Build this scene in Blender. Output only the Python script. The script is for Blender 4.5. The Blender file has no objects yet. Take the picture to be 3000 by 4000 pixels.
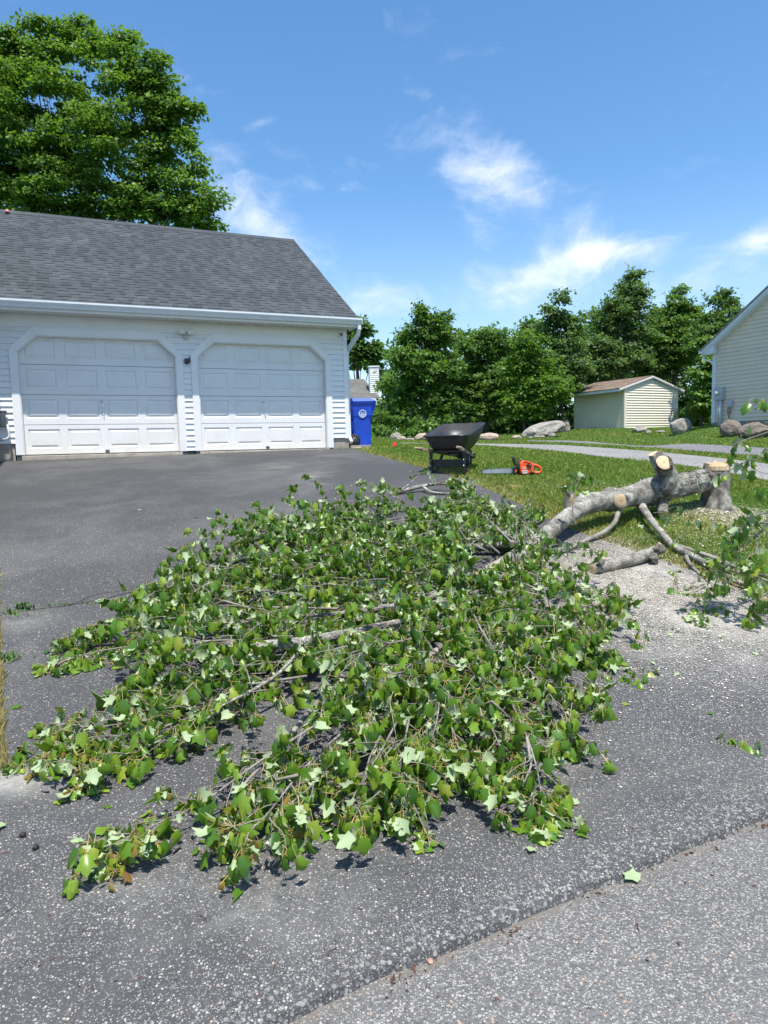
import bpy, bmesh, math, random
import numpy as np
from mathutils import Vector, Matrix, noise as mn
random.seed(7)
rng = np.random.default_rng(11)
sc = bpy.context.scene
C = bpy.data.collections.new("scene_objects"); sc.collection.children.link(C)
rad = math.radians

# ------------------------------------------------------------------ camera (eye is the origin, +Y is the way it looks)
FPX, PITCH, ROLL = 2620.0, rad(5.5), rad(-1.4)
_F = np.array([0, math.cos(PITCH), -math.sin(PITCH)]); _r = np.array([1.0, 0, 0]); _u = np.array([0, math.sin(PITCH), math.cos(PITCH)])
_R = math.cos(ROLL) * _r + math.sin(ROLL) * _u
_U = -math.sin(ROLL) * _r + math.cos(ROLL) * _u
cd = bpy.data.cameras.new("camera"); cam = bpy.data.objects.new("camera", cd); C.objects.link(cam)
cd.sensor_fit = 'VERTICAL'; cd.sensor_height = 36; cd.lens = FPX / 4000 * 36
cd.clip_start = 0.05; cd.clip_end = 3000
cam.matrix_world = Matrix(((_R[0], _U[0], -_F[0], 0), (_R[1], _U[1], -_F[1], 0), (_R[2], _U[2], -_F[2], 0), (0, 0, 0, 1)))
sc.camera = cam

# ------------------------------------------------------------------ sun, sky, exposure
SUN_EL, SUN_AZ = rad(71), rad(159.5)
sun_dir = Vector((math.sin(SUN_AZ) * math.cos(SUN_EL), math.cos(SUN_AZ) * math.cos(SUN_EL), math.sin(SUN_EL)))
sd = bpy.data.lights.new("sun", 'SUN'); sun = bpy.data.objects.new("sun", sd); C.objects.link(sun)
sd.energy = 4.5; sd.angle = rad(0.53); sd.color = (1.0, 0.955, 0.88)
sun.rotation_euler = sun_dir.to_track_quat('Z', 'Y').to_euler()
sun.location = (0, -10, 40)
sc.view_settings.view_transform = 'Standard'; sc.view_settings.look = 'None'
sc.view_settings.exposure = 0.72; sc.view_settings.gamma = 1.0
try: sc.view_settings.use_curve_mapping = False
except Exception: pass

W = bpy.data.worlds.new("World"); sc.world = W; W.use_nodes = True

class NT:
    """small helper that adds nodes and links to a tree"""
    def __init__(s, tree): s.t = tree; s.n = tree.nodes; s.l = tree.links
    def add(s, typ, **kw):
        nd = s.n.new(typ)
        for k, v in kw.items(): setattr(nd, k, v)
        return nd
    def put(s, sock, v):
        if v is None: return
        if isinstance(v, bpy.types.NodeSocket): s.l.new(v, sock)
        else: sock.default_value = v
    def math(s, op, a, b=None, c=None, clamp=False):
        nd = s.add('ShaderNodeMath', operation=op); nd.use_clamp = clamp
        for i, v in enumerate((a, b, c)): s.put(nd.inputs[i], v)
        return nd.outputs[0]
    def vmath(s, op, a, b=None):
        nd = s.add('ShaderNodeVectorMath', operation=op)
        s.put(nd.inputs[0], a)
        if b is not None: s.put(nd.inputs[1], b)
        return nd.outputs['Value'] if op in ('DOT_PRODUCT', 'LENGTH', 'DISTANCE') else nd.outputs[0]
    def noise(s, vec, scale, detail=4, rough=0.55, dist=0.0, col=False):
        nd = s.add('ShaderNodeTexNoise'); s.put(nd.inputs['Vector'], vec)
        nd.inputs['Scale'].default_value = scale; nd.inputs['Detail'].default_value = detail
        nd.inputs['Roughness'].default_value = rough; nd.inputs['Distortion'].default_value = dist
        return nd.outputs['Color' if col else 'Fac']
    def voro(s, vec, scale, feature='F1', rnd=1.0):
        nd = s.add('ShaderNodeTexVoronoi', feature=feature); s.put(nd.inputs['Vector'], vec)
        nd.inputs['Scale'].default_value = scale; nd.inputs['Randomness'].default_value = rnd
        return nd
    def ramp(s, fac, stops, interp='LINEAR'):
        nd = s.add('ShaderNodeValToRGB'); nd.color_ramp.interpolation = interp
        e = nd.color_ramp.elements
        while len(e) < len(stops): e.new(0.5)
        for k, (p, c) in enumerate(stops):
            e[k].position = p; e[k].color = (c if len(c) == 4 else (*c, 1)) if not isinstance(c, (int, float)) else (c, c, c, 1)
        s.put(nd.inputs[0], fac); return nd.outputs[0]
    def mix(s, fac, a, b, blend='MIX'):
        nd = s.add('ShaderNodeMix', data_type='RGBA', blend_type=blend)
        s.put(nd.inputs[0], fac)
        for i, v in ((6, a), (7, b)):
            if not isinstance(v, bpy.types.NodeSocket) and len(v) == 3: v = (*v, 1)
            s.put(nd.inputs[i], v)
        return nd.outputs[2]
    def smooth(s, v, a, b):
        nd = s.add('ShaderNodeMapRange', interpolation_type='SMOOTHSTEP')
        s.put(nd.inputs[0], v); nd.inputs[1].default_value = a; nd.inputs[2].default_value = b
        return nd.outputs[0]
    def sep(s, v):
        nd = s.add('ShaderNodeSeparateXYZ'); s.put(nd.inputs[0], v); return nd.outputs

def pix_dir(px, py):
    d = _F + _R * (px - 1500) / FPX - _U * (py - 2000) / FPX
    return d / np.linalg.norm(d)

def build_world():
    t = NT(W.node_tree); W.node_tree.nodes.clear()
    out = t.add('ShaderNodeOutputWorld'); bg = t.add('ShaderNodeBackground')
    sky = t.add('ShaderNodeTexSky', sky_type='NISHITA')
    sky.sun_disc = False; sky.sun_elevation = SUN_EL; sky.sun_rotation = SUN_AZ
    sky.altitude = 50; sky.air_density = 1.0; sky.dust_density = 0.6; sky.ozone_density = 2.6
    co = t.add('ShaderNodeTexCoord').outputs['Generated']
    x, y, z = t.sep(co)
    az = t.math('ARCTAN2', x, y); el = t.math('ARCSINE', z)
    # fair weather clouds: thin drifting patches all round, gathered where the photograph has them
    xz = t.math('MAXIMUM', z, 0.05)
    cb = t.add('ShaderNodeCombineXYZ')
    t.put(cb.inputs[0], t.math('DIVIDE', x, t.math('ADD', xz, 0.25))); t.put(cb.inputs[1], t.math('DIVIDE', y, t.math('ADD', xz, 0.25)))
    p = cb.outputs[0]
    warp = t.noise(p, 2.2, 3, 0.5, col=True)
    pw = t.vmath('ADD', p, t.vmath('SCALE', t.vmath('SUBTRACT', warp, (0.5, 0.5, 0.5)), None))
    sn = pw.node.inputs[1].links[0].from_node; sn.inputs['Scale'].default_value = 0.32
    wd = t.vmath('SCALE', t.vmath('SUBTRACT', t.noise(co, 4.0, 3, 0.5, col=True), (0.5, 0.5, 0.5))); wd.node.inputs['Scale'].default_value = 0.16
    pd = t.vmath('MULTIPLY', t.vmath('ADD', co, wd), (1.0, 1.0, 1.9))
    n1 = t.noise(pd, 7.5, 9, 0.60, 0.1)
    n2 = t.noise(pd, 19.0, 8, 0.62)
    nn = t.math('ADD', t.math('MULTIPLY', n1, 0.62), t.math('MULTIPLY', n2, 0.38))
    wide = t.noise(p, 0.75, 2, 0.5)
    gather = t.math('MULTIPLY', t.smooth(wide, 0.55, 0.78), 0.16)
    blobs = [  # px, py, half width, half height (in photo px), strength, tilt
        (1960, 700, 330, 150, 0.30, -0.40), (1830, 870, 120, 60, 0.13, -0.4), (2150, 1080, 420, 105, 0.27, 0.12), (2350, 985, 260, 45, 0.20, 0.05),
        (930, 800, 260, 170, 0.21, -0.5), (1180, 980, 330, 160, 0.13, -0.3), (760, 345, 130, 50, 0.17, -0.25), (1020, 478, 70, 22, 0.16, 0.3), (1380, 690, 200, 60, 0.14, -0.1),
        (1500, 1180, 420, 90, 0.14, 0.0), (2980, 930, 150, 50, 0.22, 0.2), (2750, 1130, 420, 70, 0.16, 0.1), (860, 600, 120, 60, 0.12, -.4)]
    acc = gather
    for px, py, hw, hh, st, tilt in blobs:
        d = pix_dir(px, py); a0 = math.atan2(d[0], d[1]); e0 = math.asin(d[2])
        sa, se = hw / FPX / math.cos(e0) * 0.9, hh / FPX * 0.95
        da = t.math('SUBTRACT', az, a0); de = t.math('SUBTRACT', el, e0)
        de = t.math('SUBTRACT', de, t.math('MULTIPLY', da, tilt))
        q = t.math('ADD', t.math('POWER', t.math('ABSOLUTE', t.math('DIVIDE', da, sa)), 2.0), t.math('POWER', t.math('ABSOLUTE', t.math('DIVIDE', de, se)), 2.0))
        acc = t.math('ADD', acc, t.math('MULTIPLY', t.math('EXPONENT', t.math('MULTIPLY', q, -1.0)), st))
    dens = t.math('ADD', nn, acc)
    mask = t.smooth(dens, 0.58, 0.98)
    fade = t.smooth(z, -0.02, 0.05)
    mask = t.math('MULTIPLY', t.math('MULTIPLY', mask, fade), 0.78)
    core = t.smooth(dens, 0.66, 0.95)
    ccol = t.mix(core, (4.6, 5.1, 6.1), (6.0, 6.2, 6.6))
    # a slightly deeper, more saturated blue, as the camera records it, with pale air low down
    hsv = t.add('ShaderNodeHueSaturation'); hsv.inputs['Hue'].default_value = 0.497; hsv.inputs['Saturation'].default_value = 1.2; hsv.inputs['Value'].default_value = 1.08
    t.put(hsv.inputs['Color'], sky.outputs[0])
    low = t.math('MULTIPLY', t.smooth(z, 0.36, 0.0), 0.36)
    skyc = t.mix(low, hsv.outputs[0], (4.4, 5.1, 6.5))
    colr = t.mix(mask, skyc, ccol)
    t.put(bg.inputs['Color'], colr); bg.inputs['Strength'].default_value = 0.125
    t.l.new(bg.outputs[0], out.inputs[0])
build_world()

# ------------------------------------------------------------------ terrain height (a thin plate through levels of the place)
CP = np.array([ (-0.381,1.719,-1.585),(0.008,1.874,-1.585),(0.429,2.165,-1.585),(1.608,2.725,-1.585),(-5.735,-0.990,-1.585),(-3.058,0.364,-1.585),(4.973,4.427,-1.585),(8.542,6.233,-1.585),(-2.822,-2.318,-1.585),(0.748,-0.512,-1.585),(5.209,1.745,-1.585),(-10.794,9.953,-0.100),(-6.382,11.844,-0.085),(-3.441,13.104,-0.050),(-0.775,14.247,-0.010),(0.995,9.707,-0.394),(1.825,9.502,-0.431),(3.909,7.660,-0.789),(4.979,14.029,-0.367),(6.916,17.555,-0.269),(7.907,20.074,-0.194),(9.711,23.096,-0.107),(5.735,9.985,-0.638),(7.463,13.011,-0.514),(8.615,15.028,-0.433),(10.344,18.057,-0.274),(2.743,20.095,0.023),(5.419,19.583,-0.074),(6.396,23.112,0.061),(11.823,27.154,0.305),(11.195,20.090,-0.023),(11.350,23.152,0.474),(11.214,31.203,0.620),(13.860,31.705,0.618),(8.905,31.199,0.582),(-0.467,14.670,0.027),(0.639,25.144,0.296),(6.222,26.146,0.272),(3.881,25.134,0.189),(5.284,34.202,0.463),(16.976,34.239,0.851) ])
E0 = np.array([-0.381, 1.719]); ED = np.array([0.89232, 0.45140]); EN = np.array([-0.45140, 0.89232])   # street edge: point, along, uphill
def _K(r2): return np.where(r2 > 0, r2 * np.log(np.maximum(r2, 1e-12)), 0)
def _fit():
    N = len(CP); A = np.zeros((N + 3, N + 3)); d2 = ((CP[:, None, :2] - CP[None, :, :2]) ** 2).sum(-1)
    A[:N, :N] = _K(d2) + 0.3 * np.eye(N); A[:N, N] = 1; A[:N, N + 1:] = CP[:, :2]; A[N:, :N] = A[:N, N:].T
    return np.linalg.solve(A, np.r_[CP[:, 2], 0, 0, 0])
TW = _fit()
def ss(a, b, v):
    q = np.clip((np.asarray(v, float) - a) / (b - a), 0, 1); return q * q * (3 - 2 * q)
def T(x, y):
    x = np.asarray(x, float); y = np.asarray(y, float)
    z = TW[-3] + TW[-2] * x + TW[-1] * y
    for (cx, cy, _), w in zip(CP, TW[:-3]): z = z + w * _K((x - cx) ** 2 + (y - cy) ** 2)
    z = np.clip(z, -1.62, 1.5); w = ss(38, 60, np.hypot(x, y))
    return z * (1 - w) + 0.9 * w
def edge_d(x, y): return (np.asarray(x) - E0[0]) * EN[0] + (np.asarray(y) - E0[1]) * EN[1]
_ts = np.concatenate([np.arange(1, 12, .02), np.arange(12, 62, .05)])
def ray(px, py): return _F + _R * (px - 1500) / FPX - _U * (py - 2000) / FPX
def at(px, py, h=0.0):
    """the spot on the ground (raised by h) seen at a place of the photograph"""
    d = ray(px, py); P = d[None] * _ts[:, None]; g = P[:, 2] - T(P[:, 0], P[:, 1]) - h
    i = int(np.argmax(g < 0))
    if g[i] >= 0: return d * 40
    a = g[i - 1] / (g[i - 1] - g[i] + 1e-9); return d * (_ts[i - 1] + a * (_ts[i] - _ts[i - 1]))
def deep(px, py, Z): return ray(px, py) * Z
def prj(P):
    P = np.atleast_2d(P); Z = P @ _F
    return np.c_[1500 + FPX * (P @ _R) / Z, 2000 - FPX * (P @ _U) / Z, Z]

# ------------------------------------------------------------------ object helpers
def tag(o, label=None, cat=None, group=None, kind=None):
    if label: o['label'] = label
    if cat: o['category'] = cat
    if group: o['group'] = group
    if kind: o['kind'] = kind
    return o
def thing(name, loc, label, cat, rz=0.0, group=None):
    o = bpy.data.objects.new(name, None); C.objects.link(o); o.empty_display_size = .1
    o.location = loc; o.rotation_euler = (0, 0, rz); return tag(o, label, cat, group)
def link(name, me, parent=None, org=None):
    o = bpy.data.objects.new(name, me); C.objects.link(o)
    if parent is not None: o.parent = parent
    return o
class MB:
    def __init__(s): s.v = []; s.f = []; s.m = []; s.sm = []
    def quad(s, pts, mi=0, smooth=False):
        b = len(s.v); s.v += [tuple(p) for p in pts]; s.f.append(tuple(range(b, b + len(pts)))); s.m.append(mi); s.sm.append(smooth); return s
    def hexa(s, p, mi=0):
        """8 corners: 4 of one face, then the 4 facing ones"""
        b = len(s.v); s.v += [tuple(q) for q in p]
        for f in ((0, 3, 2, 1), (4, 5, 6, 7), (0, 1, 5, 4), (1, 2, 6, 5), (2, 3, 7, 6), (3, 0, 4, 7)):
            s.f.append(tuple(b + i for i in f)); s.m.append(mi); s.sm.append(False)
        return s
    def box(s, x0, x1, y0, y1, z0, z1, mi=0):
        return s.hexa([(x0, y0, z0), (x1, y0, z0), (x1, y1, z0), (x0, y1, z0), (x0, y0, z1), (x1, y0, z1), (x1, y1, z1), (x0, y1, z1)], mi)
    def prism(s, poly, a, b, axis=1, mi=0):
        """polygon in two axes, run along the third"""
        def P(p, t): return (p[0], t, p[1]) if axis == 1 else ((t, p[0], p[1]) if axis == 0 else (p[0], p[1], t))
        n = len(poly); k = len(s.v); s.v += [P(p, a) for p in poly] + [P(p, b) for p in poly]
        s.f.append(tuple(k + i for i in range(n))); s.f.append(tuple(k + n + i for i in reversed(range(n)))); s.m += [mi, mi]; s.sm += [False, False]
        for i in range(n):
            j = (i + 1) % n; s.f.append((k + i, k + j, k + n + j, k + n + i)); s.m.append(mi); s.sm.append(False)
        return s
    def tube(s, pts, r, n=8, mi=0, caps=True, closed=False, rect=None, jit=0.0, seed=0.0, jf=9.0):
        pts = [Vector(p) for p in pts]; m = len(pts); k = len(s.v); ref = None
        for i, p in enumerate(pts):
            if closed: d = pts[(i + 1) % m] - pts[i - 1]
            else: d = pts[min(i + 1, m - 1)] - pts[max(i - 1, 0)]
            d.normalize()
            if ref is None:
                ref = Vector((0, 0, 1)) if abs(d.z) < 0.9 else Vector((1, 0, 0))
            a = ref - d * ref.dot(d)
            if a.length < 1e-4: a = d.orthogonal()
            a.normalize(); ref = a; b = d.cross(a)
            ri = r[i] if isinstance(r, (list, tuple)) else r
            if rect:
                for ca, cb in ((1, 1), (1, -1), (-1, -1), (-1, 1)): s.v.append(tuple(p + a * ca * rect[0] + b * cb * rect[1]))
                nn = 4
            else:
                nn = n
                for j in range(n):
                    t = 2 * math.pi * j / n; q = a * math.cos(t) + b * math.sin(t); rr = ri
                    if jit: rr = ri * (1 + jit * (mn.noise((p + q * ri) * jf + Vector((seed, 0, 0))) + .5 * mn.noise((p + q * ri) * jf * 2.7)))
                    s.v.append(tuple(p + q * rr))
        for i in range(m if closed else m - 1):
            i2 = (i + 1) % m
            for j in range(nn):
                s.f.append((k + i * nn + j, k + i * nn + (j + 1) % nn, k + i2 * nn + (j + 1) % nn, k + i2 * nn + j)); s.m.append(mi); s.sm.append(not rect)
        if caps and not closed:
            s.f.append(tuple(k + j for j in reversed(range(nn)))); s.f.append(tuple(k + (m - 1) * nn + j for j in range(nn))); s.m += [mi, mi]; s.sm += [False, False]
        return s
    def lathe(s, prof, n=16, c=(0, 0, 0), axis=2, mi=0, smooth=True):
        k = len(s.v); m = len(prof)
        for (r, h) in prof:
            for j in range(n):
                t = 2 * math.pi * j / n; a, b = r * math.cos(t), r * math.sin(t)
                p = (a, b, h) if axis == 2 else ((h, a, b) if axis == 0 else (a, h, b))
                s.v.append((p[0] + c[0], p[1] + c[1], p[2] + c[2]))
        for i in range(m - 1):
            for j in range(n):
                s.f.append((k + i * n + j, k + i * n + (j + 1) % n, k + (i + 1) * n + (j + 1) % n, k + (i + 1) * n + j)); s.m.append(mi); s.sm.append(smooth)
        for e in (0, m - 1):
            if prof[e][0] > 1e-5: s.f.append(tuple(k + e * n + j for j in range(n))); s.m.append(mi); s.sm.append(False)
        return s
    def mesh(s, name, mats, org=None, bevel=0.0, recalc=True, smooth=None):
        me = bpy.data.meshes.new(name); V = s.v
        if org is not None: V = [(p[0] - org[0], p[1] - org[1], p[2] - org[2]) for p in V]
        me.from_pydata(V, [], s.f); me.polygons.foreach_set('material_index', s.m)
        me.polygons.foreach_set('use_smooth', s.sm if smooth is None else [smooth] * len(s.f))
        for m in (mats if isinstance(mats, (list, tuple)) else [mats]): me.materials.append(m)
        if recalc or bevel:
            bm = bmesh.new(); bm.from_mesh(me)
            bmesh.ops.remove_doubles(bm, verts=bm.verts, dist=1e-5)
            if recalc: bmesh.ops.recalc_face_normals(bm, faces=bm.faces)
            if bevel:
                es = [e for e in bm.edges if len(e.link_faces) == 2 and e.calc_face_angle(0) > 0.5]
                bmesh.ops.bevel(bm, geom=es, offset=bevel, segments=2, affect='EDGES', profile=0.6, clamp_overlap=True)
            bm.to_mesh(me); bm.free()
        return me
    def build(s, name, mats, parent=None, org=None, bevel=0.0, recalc=True, smooth=None):
        return link(name, s.mesh(name, mats, org, bevel, recalc, smooth), parent)
def np_mesh(name, V, F, mats, attrs=None, mi=None, smooth=False):
    """V (n,3), F (m,k) arrays"""
    me = bpy.data.meshes.new(name); V = np.asarray(V, np.float32); F = np.asarray(F, np.int32); m, k = F.shape
    me.vertices.add(len(V)); me.vertices.foreach_set('co', V.ravel())
    me.loops.add(m * k); me.loops.foreach_set('vertex_index', F.ravel())
    me.polygons.add(m); me.polygons.foreach_set('loop_start', np.arange(0, m * k, k, dtype=np.int32))
    if mi is not None: me.polygons.foreach_set('material_index', np.asarray(mi, np.int32))
    me.polygons.foreach_set('use_smooth', np.full(m, smooth))
    for mt in (mats if isinstance(mats, (list, tuple)) else [mats]): me.materials.append(mt)
    for nm, arr in (attrs or {}).items():
        a = me.attributes.new(nm, 'FLOAT', 'POINT'); a.data.foreach_set('value', np.asarray(arr, np.float32))
    me.update(calc_edges=True); return me
# ------------------------------------------------------------------ materials
def mat(name):
    m = bpy.data.materials.new(name); m.use_nodes = True; t = NT(m.node_tree)
    b = m.node_tree.nodes['Principled BSDF']; return m, t, b
def attr(t, nm): return t.add('ShaderNodeAttribute', attribute_name=nm).outputs['Fac']
def obj_co(t): return t.add('ShaderNodeTexCoord').outputs['Object']
def bump(t, b, h, st=.3, dist=.01):
    nd = t.add('ShaderNodeBump'); nd.inputs['Strength'].default_value = st; nd.inputs['Distance'].default_value = dist
    t.put(nd.inputs['Height'], h); t.l.new(nd.outputs[0], b.inputs['Normal'])
def plain(name, col, rough=.6, metal=0.0, var=.12, scale=6.0, dirt=None, bmp=0.0, spec=.5):
    m, t, b = mat(name); co = obj_co(t)
    n = t.noise(co, scale, 5, .6)
    c = t.mix(t.smooth(n, .3, .75), tuple(x * (1 - var) for x in col), tuple(min(1, x * (1 + var)) for x in col))
    if dirt:
        n2 = t.noise(co, scale * .35, 6, .7, .6); c = t.mix(t.math('MULTIPLY', t.smooth(n2, .5, .8), dirt[1]), c, dirt[0])
    t.put(b.inputs['Base Color'], c); b.inputs['Roughness'].default_value = rough; b.inputs['Metallic'].default_value = metal
    b.inputs['Specular IOR Level'].default_value = spec
    if bmp: bump(t, b, t.noise(co, scale * 6, 4, .6), bmp, .004)
    return m
M = {}
M['siding'] = plain('white_vinyl', (.80, .795, .785), .45, var=.03, scale=2.0, dirt=((.62, .62, .58), .25))
M['trim'] = plain('white_trim', (.80, .795, .785), .4, var=.03, scale=3.0, dirt=((.60, .59, .54), .2))
M['soffit'] = plain('soffit_vinyl', (.66, .66, .63), .5, var=.05)
M['alu'] = plain('white_aluminium', (.72, .75, .78), .3, var=.04, scale=4)
M['concrete'] = plain('concrete', (.36, .31, .26), .9, var=.2, scale=9, dirt=((.20, .17, .14), .5), bmp=.5)
M['sill'] = plain('stained_concrete', (.40, .36, .30), .9, var=.2, scale=7, dirt=((.32, .21, .10), .6), bmp=.4)
M['black'] = plain('black_paint', (.012, .013, .014), .42, var=.2)
M['blackplastic'] = plain('black_plastic', (.016, .017, .018), .35, var=.25, scale=14)
M['tray'] = plain('satin_black_tray', (.036, .035, .035), .44, var=.2, scale=9)
M['rubber'] = plain('rubber', (.012, .012, .012), .75, var=.3)
M['steel'] = plain('zinc_steel', (.55, .56, .57), .35, .9, var=.1)
M['grey'] = plain('grey_metal', (.40, .44, .48), .5, .2, var=.1)
M['darkgrey'] = plain('dark_grey_metal', (.08, .09, .10), .5, .2, var=.2)
M['pvc'] = plain('grey_pvc', (.50, .53, .56), .5, var=.1)
M['lamp'] = plain('lamp_glass', (.70, .68, .60), .2, var=.05)
M['lampbody'] = plain('aged_plastic', (.62, .59, .50), .5, var=.08)
M['white'] = plain('white_plastic', (.78, .78, .76), .35, var=.03)
M['blue'] = plain('blue_plastic', (.012, .068, .52), .38, var=.14, scale=3, dirt=((.05, .10, .38), .35))
M['bluelid'] = plain('blue_lid_plastic', (.012, .085, .52), .62, var=.1, scale=3)
M['decal'] = plain('white_print', (.55, .62, .78), .5, var=.05)
M['orange'] = plain('orange_plastic', (.80, .10, .022), .34, var=.1, scale=20, dirt=((.40, .10, .05), .3))
M['bar'] = plain('guide_bar_steel', (.42, .45, .47), .42, .55, var=.15, scale=9)
M['label'] = plain('white_label', (.75, .75, .72), .4)
M['labelgrey'] = plain('grey_label', (.16, .22, .22), .4)
M['cream'] = plain('cream_vinyl', (.80, .74, .60), .5, var=.04, scale=2.0)
M['creamtrim'] = plain('cream_trim', (.78, .72, .58), .5, var=.04)
M['greige'] = plain('grey_vinyl', (.68, .61, .50), .5, var=.05, scale=2.0)
M['paletrim'] = plain('pale_blue_trim', (.62, .68, .74), .45, var=.05)
M['brownroof'] = plain('brown_shingle', (.36, .27, .21), .95, var=.3, scale=12, dirt=((.28, .21, .16), .5), bmp=.8)
M['farroof'] = plain('grey_far_shingle', (.22, .22, .20), .95, var=.3, scale=10, dirt=((.30, .29, .26), .5), bmp=.8)
M['red'] = plain('red_plastic', (.62, .02, .03), .4, var=.1)
M['pink'] = plain('pink_cap', (.75, .25, .25), .4, var=.1)
M['flagwire'] = plain('flag_wire', (.2, .2, .2), .5, .6)
M['seed'] = plain('dark_seed', (.012, .011, .010), .5, var=.5, scale=40, bmp=.6)
M['pebble'] = plain('pink_pebble', (.36, .22, .17), .8, var=.25, scale=40, bmp=.4)
M['tuft'] = plain('weed_green', (.075, .16, .025), .6, var=.4, scale=20)
M['handle_wood'] = plain('weathered_wood', (.34, .26, .18), .75, var=.3, scale=14, dirt=((.18, .14, .11), .6), bmp=.3)
M['glassdark'] = plain('dark_opening', (.02, .022, .025), .3)

def door_mat():
    m, t, b = mat('garage_door_paint'); co = obj_co(t); x, y, z = t.sep(co)
    n = t.noise(co, 3.0, 6, .65, .5)
    c = t.mix(t.smooth(n, .35, .8), (.79, .78, .765), (.72, .71, .695))
    low = t.math('MULTIPLY', t.smooth(z, .5, .02), t.smooth(t.noise(co, 5, 5, .7), .3, .75))
    c = t.mix(t.math('MULTIPLY', low, .45), c, (.62, .55, .42))
    streak = t.noise(t.vmath('MULTIPLY', co, (9, 1, .7)), 2.5, 4, .6)
    c = t.mix(t.math('MULTIPLY', t.smooth(streak, .6, .85), .25), c, (.60, .58, .52))
    t.put(b.inputs['Base Color'], c); b.inputs['Roughness'].default_value = .42
    bump(t, b, t.noise(co, 60, 3, .5), .06, .002); return m
M['door'] = door_mat()

def shingle_mat(name, dark, light):
    m, t, b = mat(name); co = obj_co(t); a = attr(t, 'tint')
    c = t.mix(a, dark, light)
    n = t.noise(co, 260, 2, .6); c = t.mix(t.smooth(n, .35, .75), tuple(v * .55 for v in dark), c)
    n2 = t.noise(co, 1.3, 4, .6); c = t.mix(t.math('MULTIPLY', t.smooth(n2, .45, .8), .25), c, tuple(v * 1.25 for v in light))
    t.put(b.inputs['Base Color'], c); b.inputs['Roughness'].default_value = .85
    b.inputs['Specular IOR Level'].default_value = .3
    bump(t, b, t.noise(co, 300, 2, .6), .5, .004); return m
M['shingle'] = shingle_mat('asphalt_shingle', (.056, .065, .073), (.126, .144, .158))
M['farshingle'] = shingle_mat('far_shingle', (.16, .165, .15), (.26, .26, .24))
M['brownshingle'] = shingle_mat('brown_shingle_tab', (.30, .22, .165), (.42, .33, .26))

def asphalt_mat():
    m, t, b = mat('driveway_asphalt'); co = obj_co(t); wear = attr(t, 'wear'); ed = attr(t, 'edge_d'); dust = attr(t, 'dust')
    big = t.noise(co, .55, 5, .62, .6); med = t.noise(co, 3.5, 5, .65)
    w = t.math('ADD', wear, t.math('MULTIPLY', t.math('SUBTRACT', big, .5), .55))
    w = t.math('ADD', w, t.math('MULTIPLY', t.math('SUBTRACT', med, .5), .40), clamp=True)
    v1 = t.voro(co, 190.0); v2 = t.voro(co, 100.0)
    def cell(v, lo, hi):
        r = t.sep(v.outputs['Color'])
        lim = t.math('SUBTRACT', 1.0, t.math('MULTIPLY', w, hi))
        on = t.smooth(t.math('SUBTRACT', r[0], lim), -.02, .03)
        inner = t.smooth(v.outputs['Distance'], .52, .30)
        return t.math('MULTIPLY', on, inner), r
    on1, r1 = cell(v1, 0, .62); on2, r2 = cell(v2, 0, .30)
    v3 = t.voro(co, 62.0); r3 = t.sep(v3.outputs['Color']); on3 = t.math('MULTIPLY', t.math('MULTIPLY', t.smooth(r3[0], .50, .55), t.smooth(v3.outputs['Distance'], .55, .36)), t.math('MULTIPLY', t.smooth(t.math('ADD', ed, t.math('MULTIPLY', t.math('SUBTRACT', med, .5), .30)), .17, .02), .45))
    base = t.mix(t.smooth(t.noise(co, 150, 3, .7), .3, .7), (.038, .038, .039), (.072, .072, .073))
    base = t.mix(t.smooth(t.math('ADD', big, t.math('MULTIPLY', med, .3)), .55, .85), base, (.086, .085, .084))
    st1 = t.ramp(r1[1], [(0, (.10, .10, .10)), (.4, (.17, .17, .17)), (.75, (.26, .255, .245)), (1, (.40, .385, .36))])
    st2 = t.ramp(r2[1], [(0, (.15, .15, .15)), (.6, (.30, .29, .285)), (.85, (.44, .42, .38)), (1, (.38, .27, .21))])
    c = t.mix(on1, base, st1); c = t.mix(on2, c, st2); c = t.mix(on3, c, t.ramp(r3[1], [(0, (.20, .20, .20)), (.6, (.36, .35, .33)), (1, (.50, .48, .44))]))
    dn = t.math('MULTIPLY', dust, t.smooth(t.math('ADD', t.noise(co, 2.2, 6, .7, .5), t.math('MULTIPLY', t.noise(co, 40, 3, .7), .3)), .45, .9))
    c = t.mix(dn, c, (.50, .48, .43))
    t.put(b.inputs['Base Color'], c); b.inputs['Roughness'].default_value = .8; b.inputs['Specular IOR Level'].default_value = .35
    h = t.math('ADD', t.math('MULTIPLY', v1.outputs['Distance'], -.6), t.math('MULTIPLY', on2, .7))
    bump(t, b, h, .55, .006); return m
M['asphalt'] = asphalt_mat()
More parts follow.
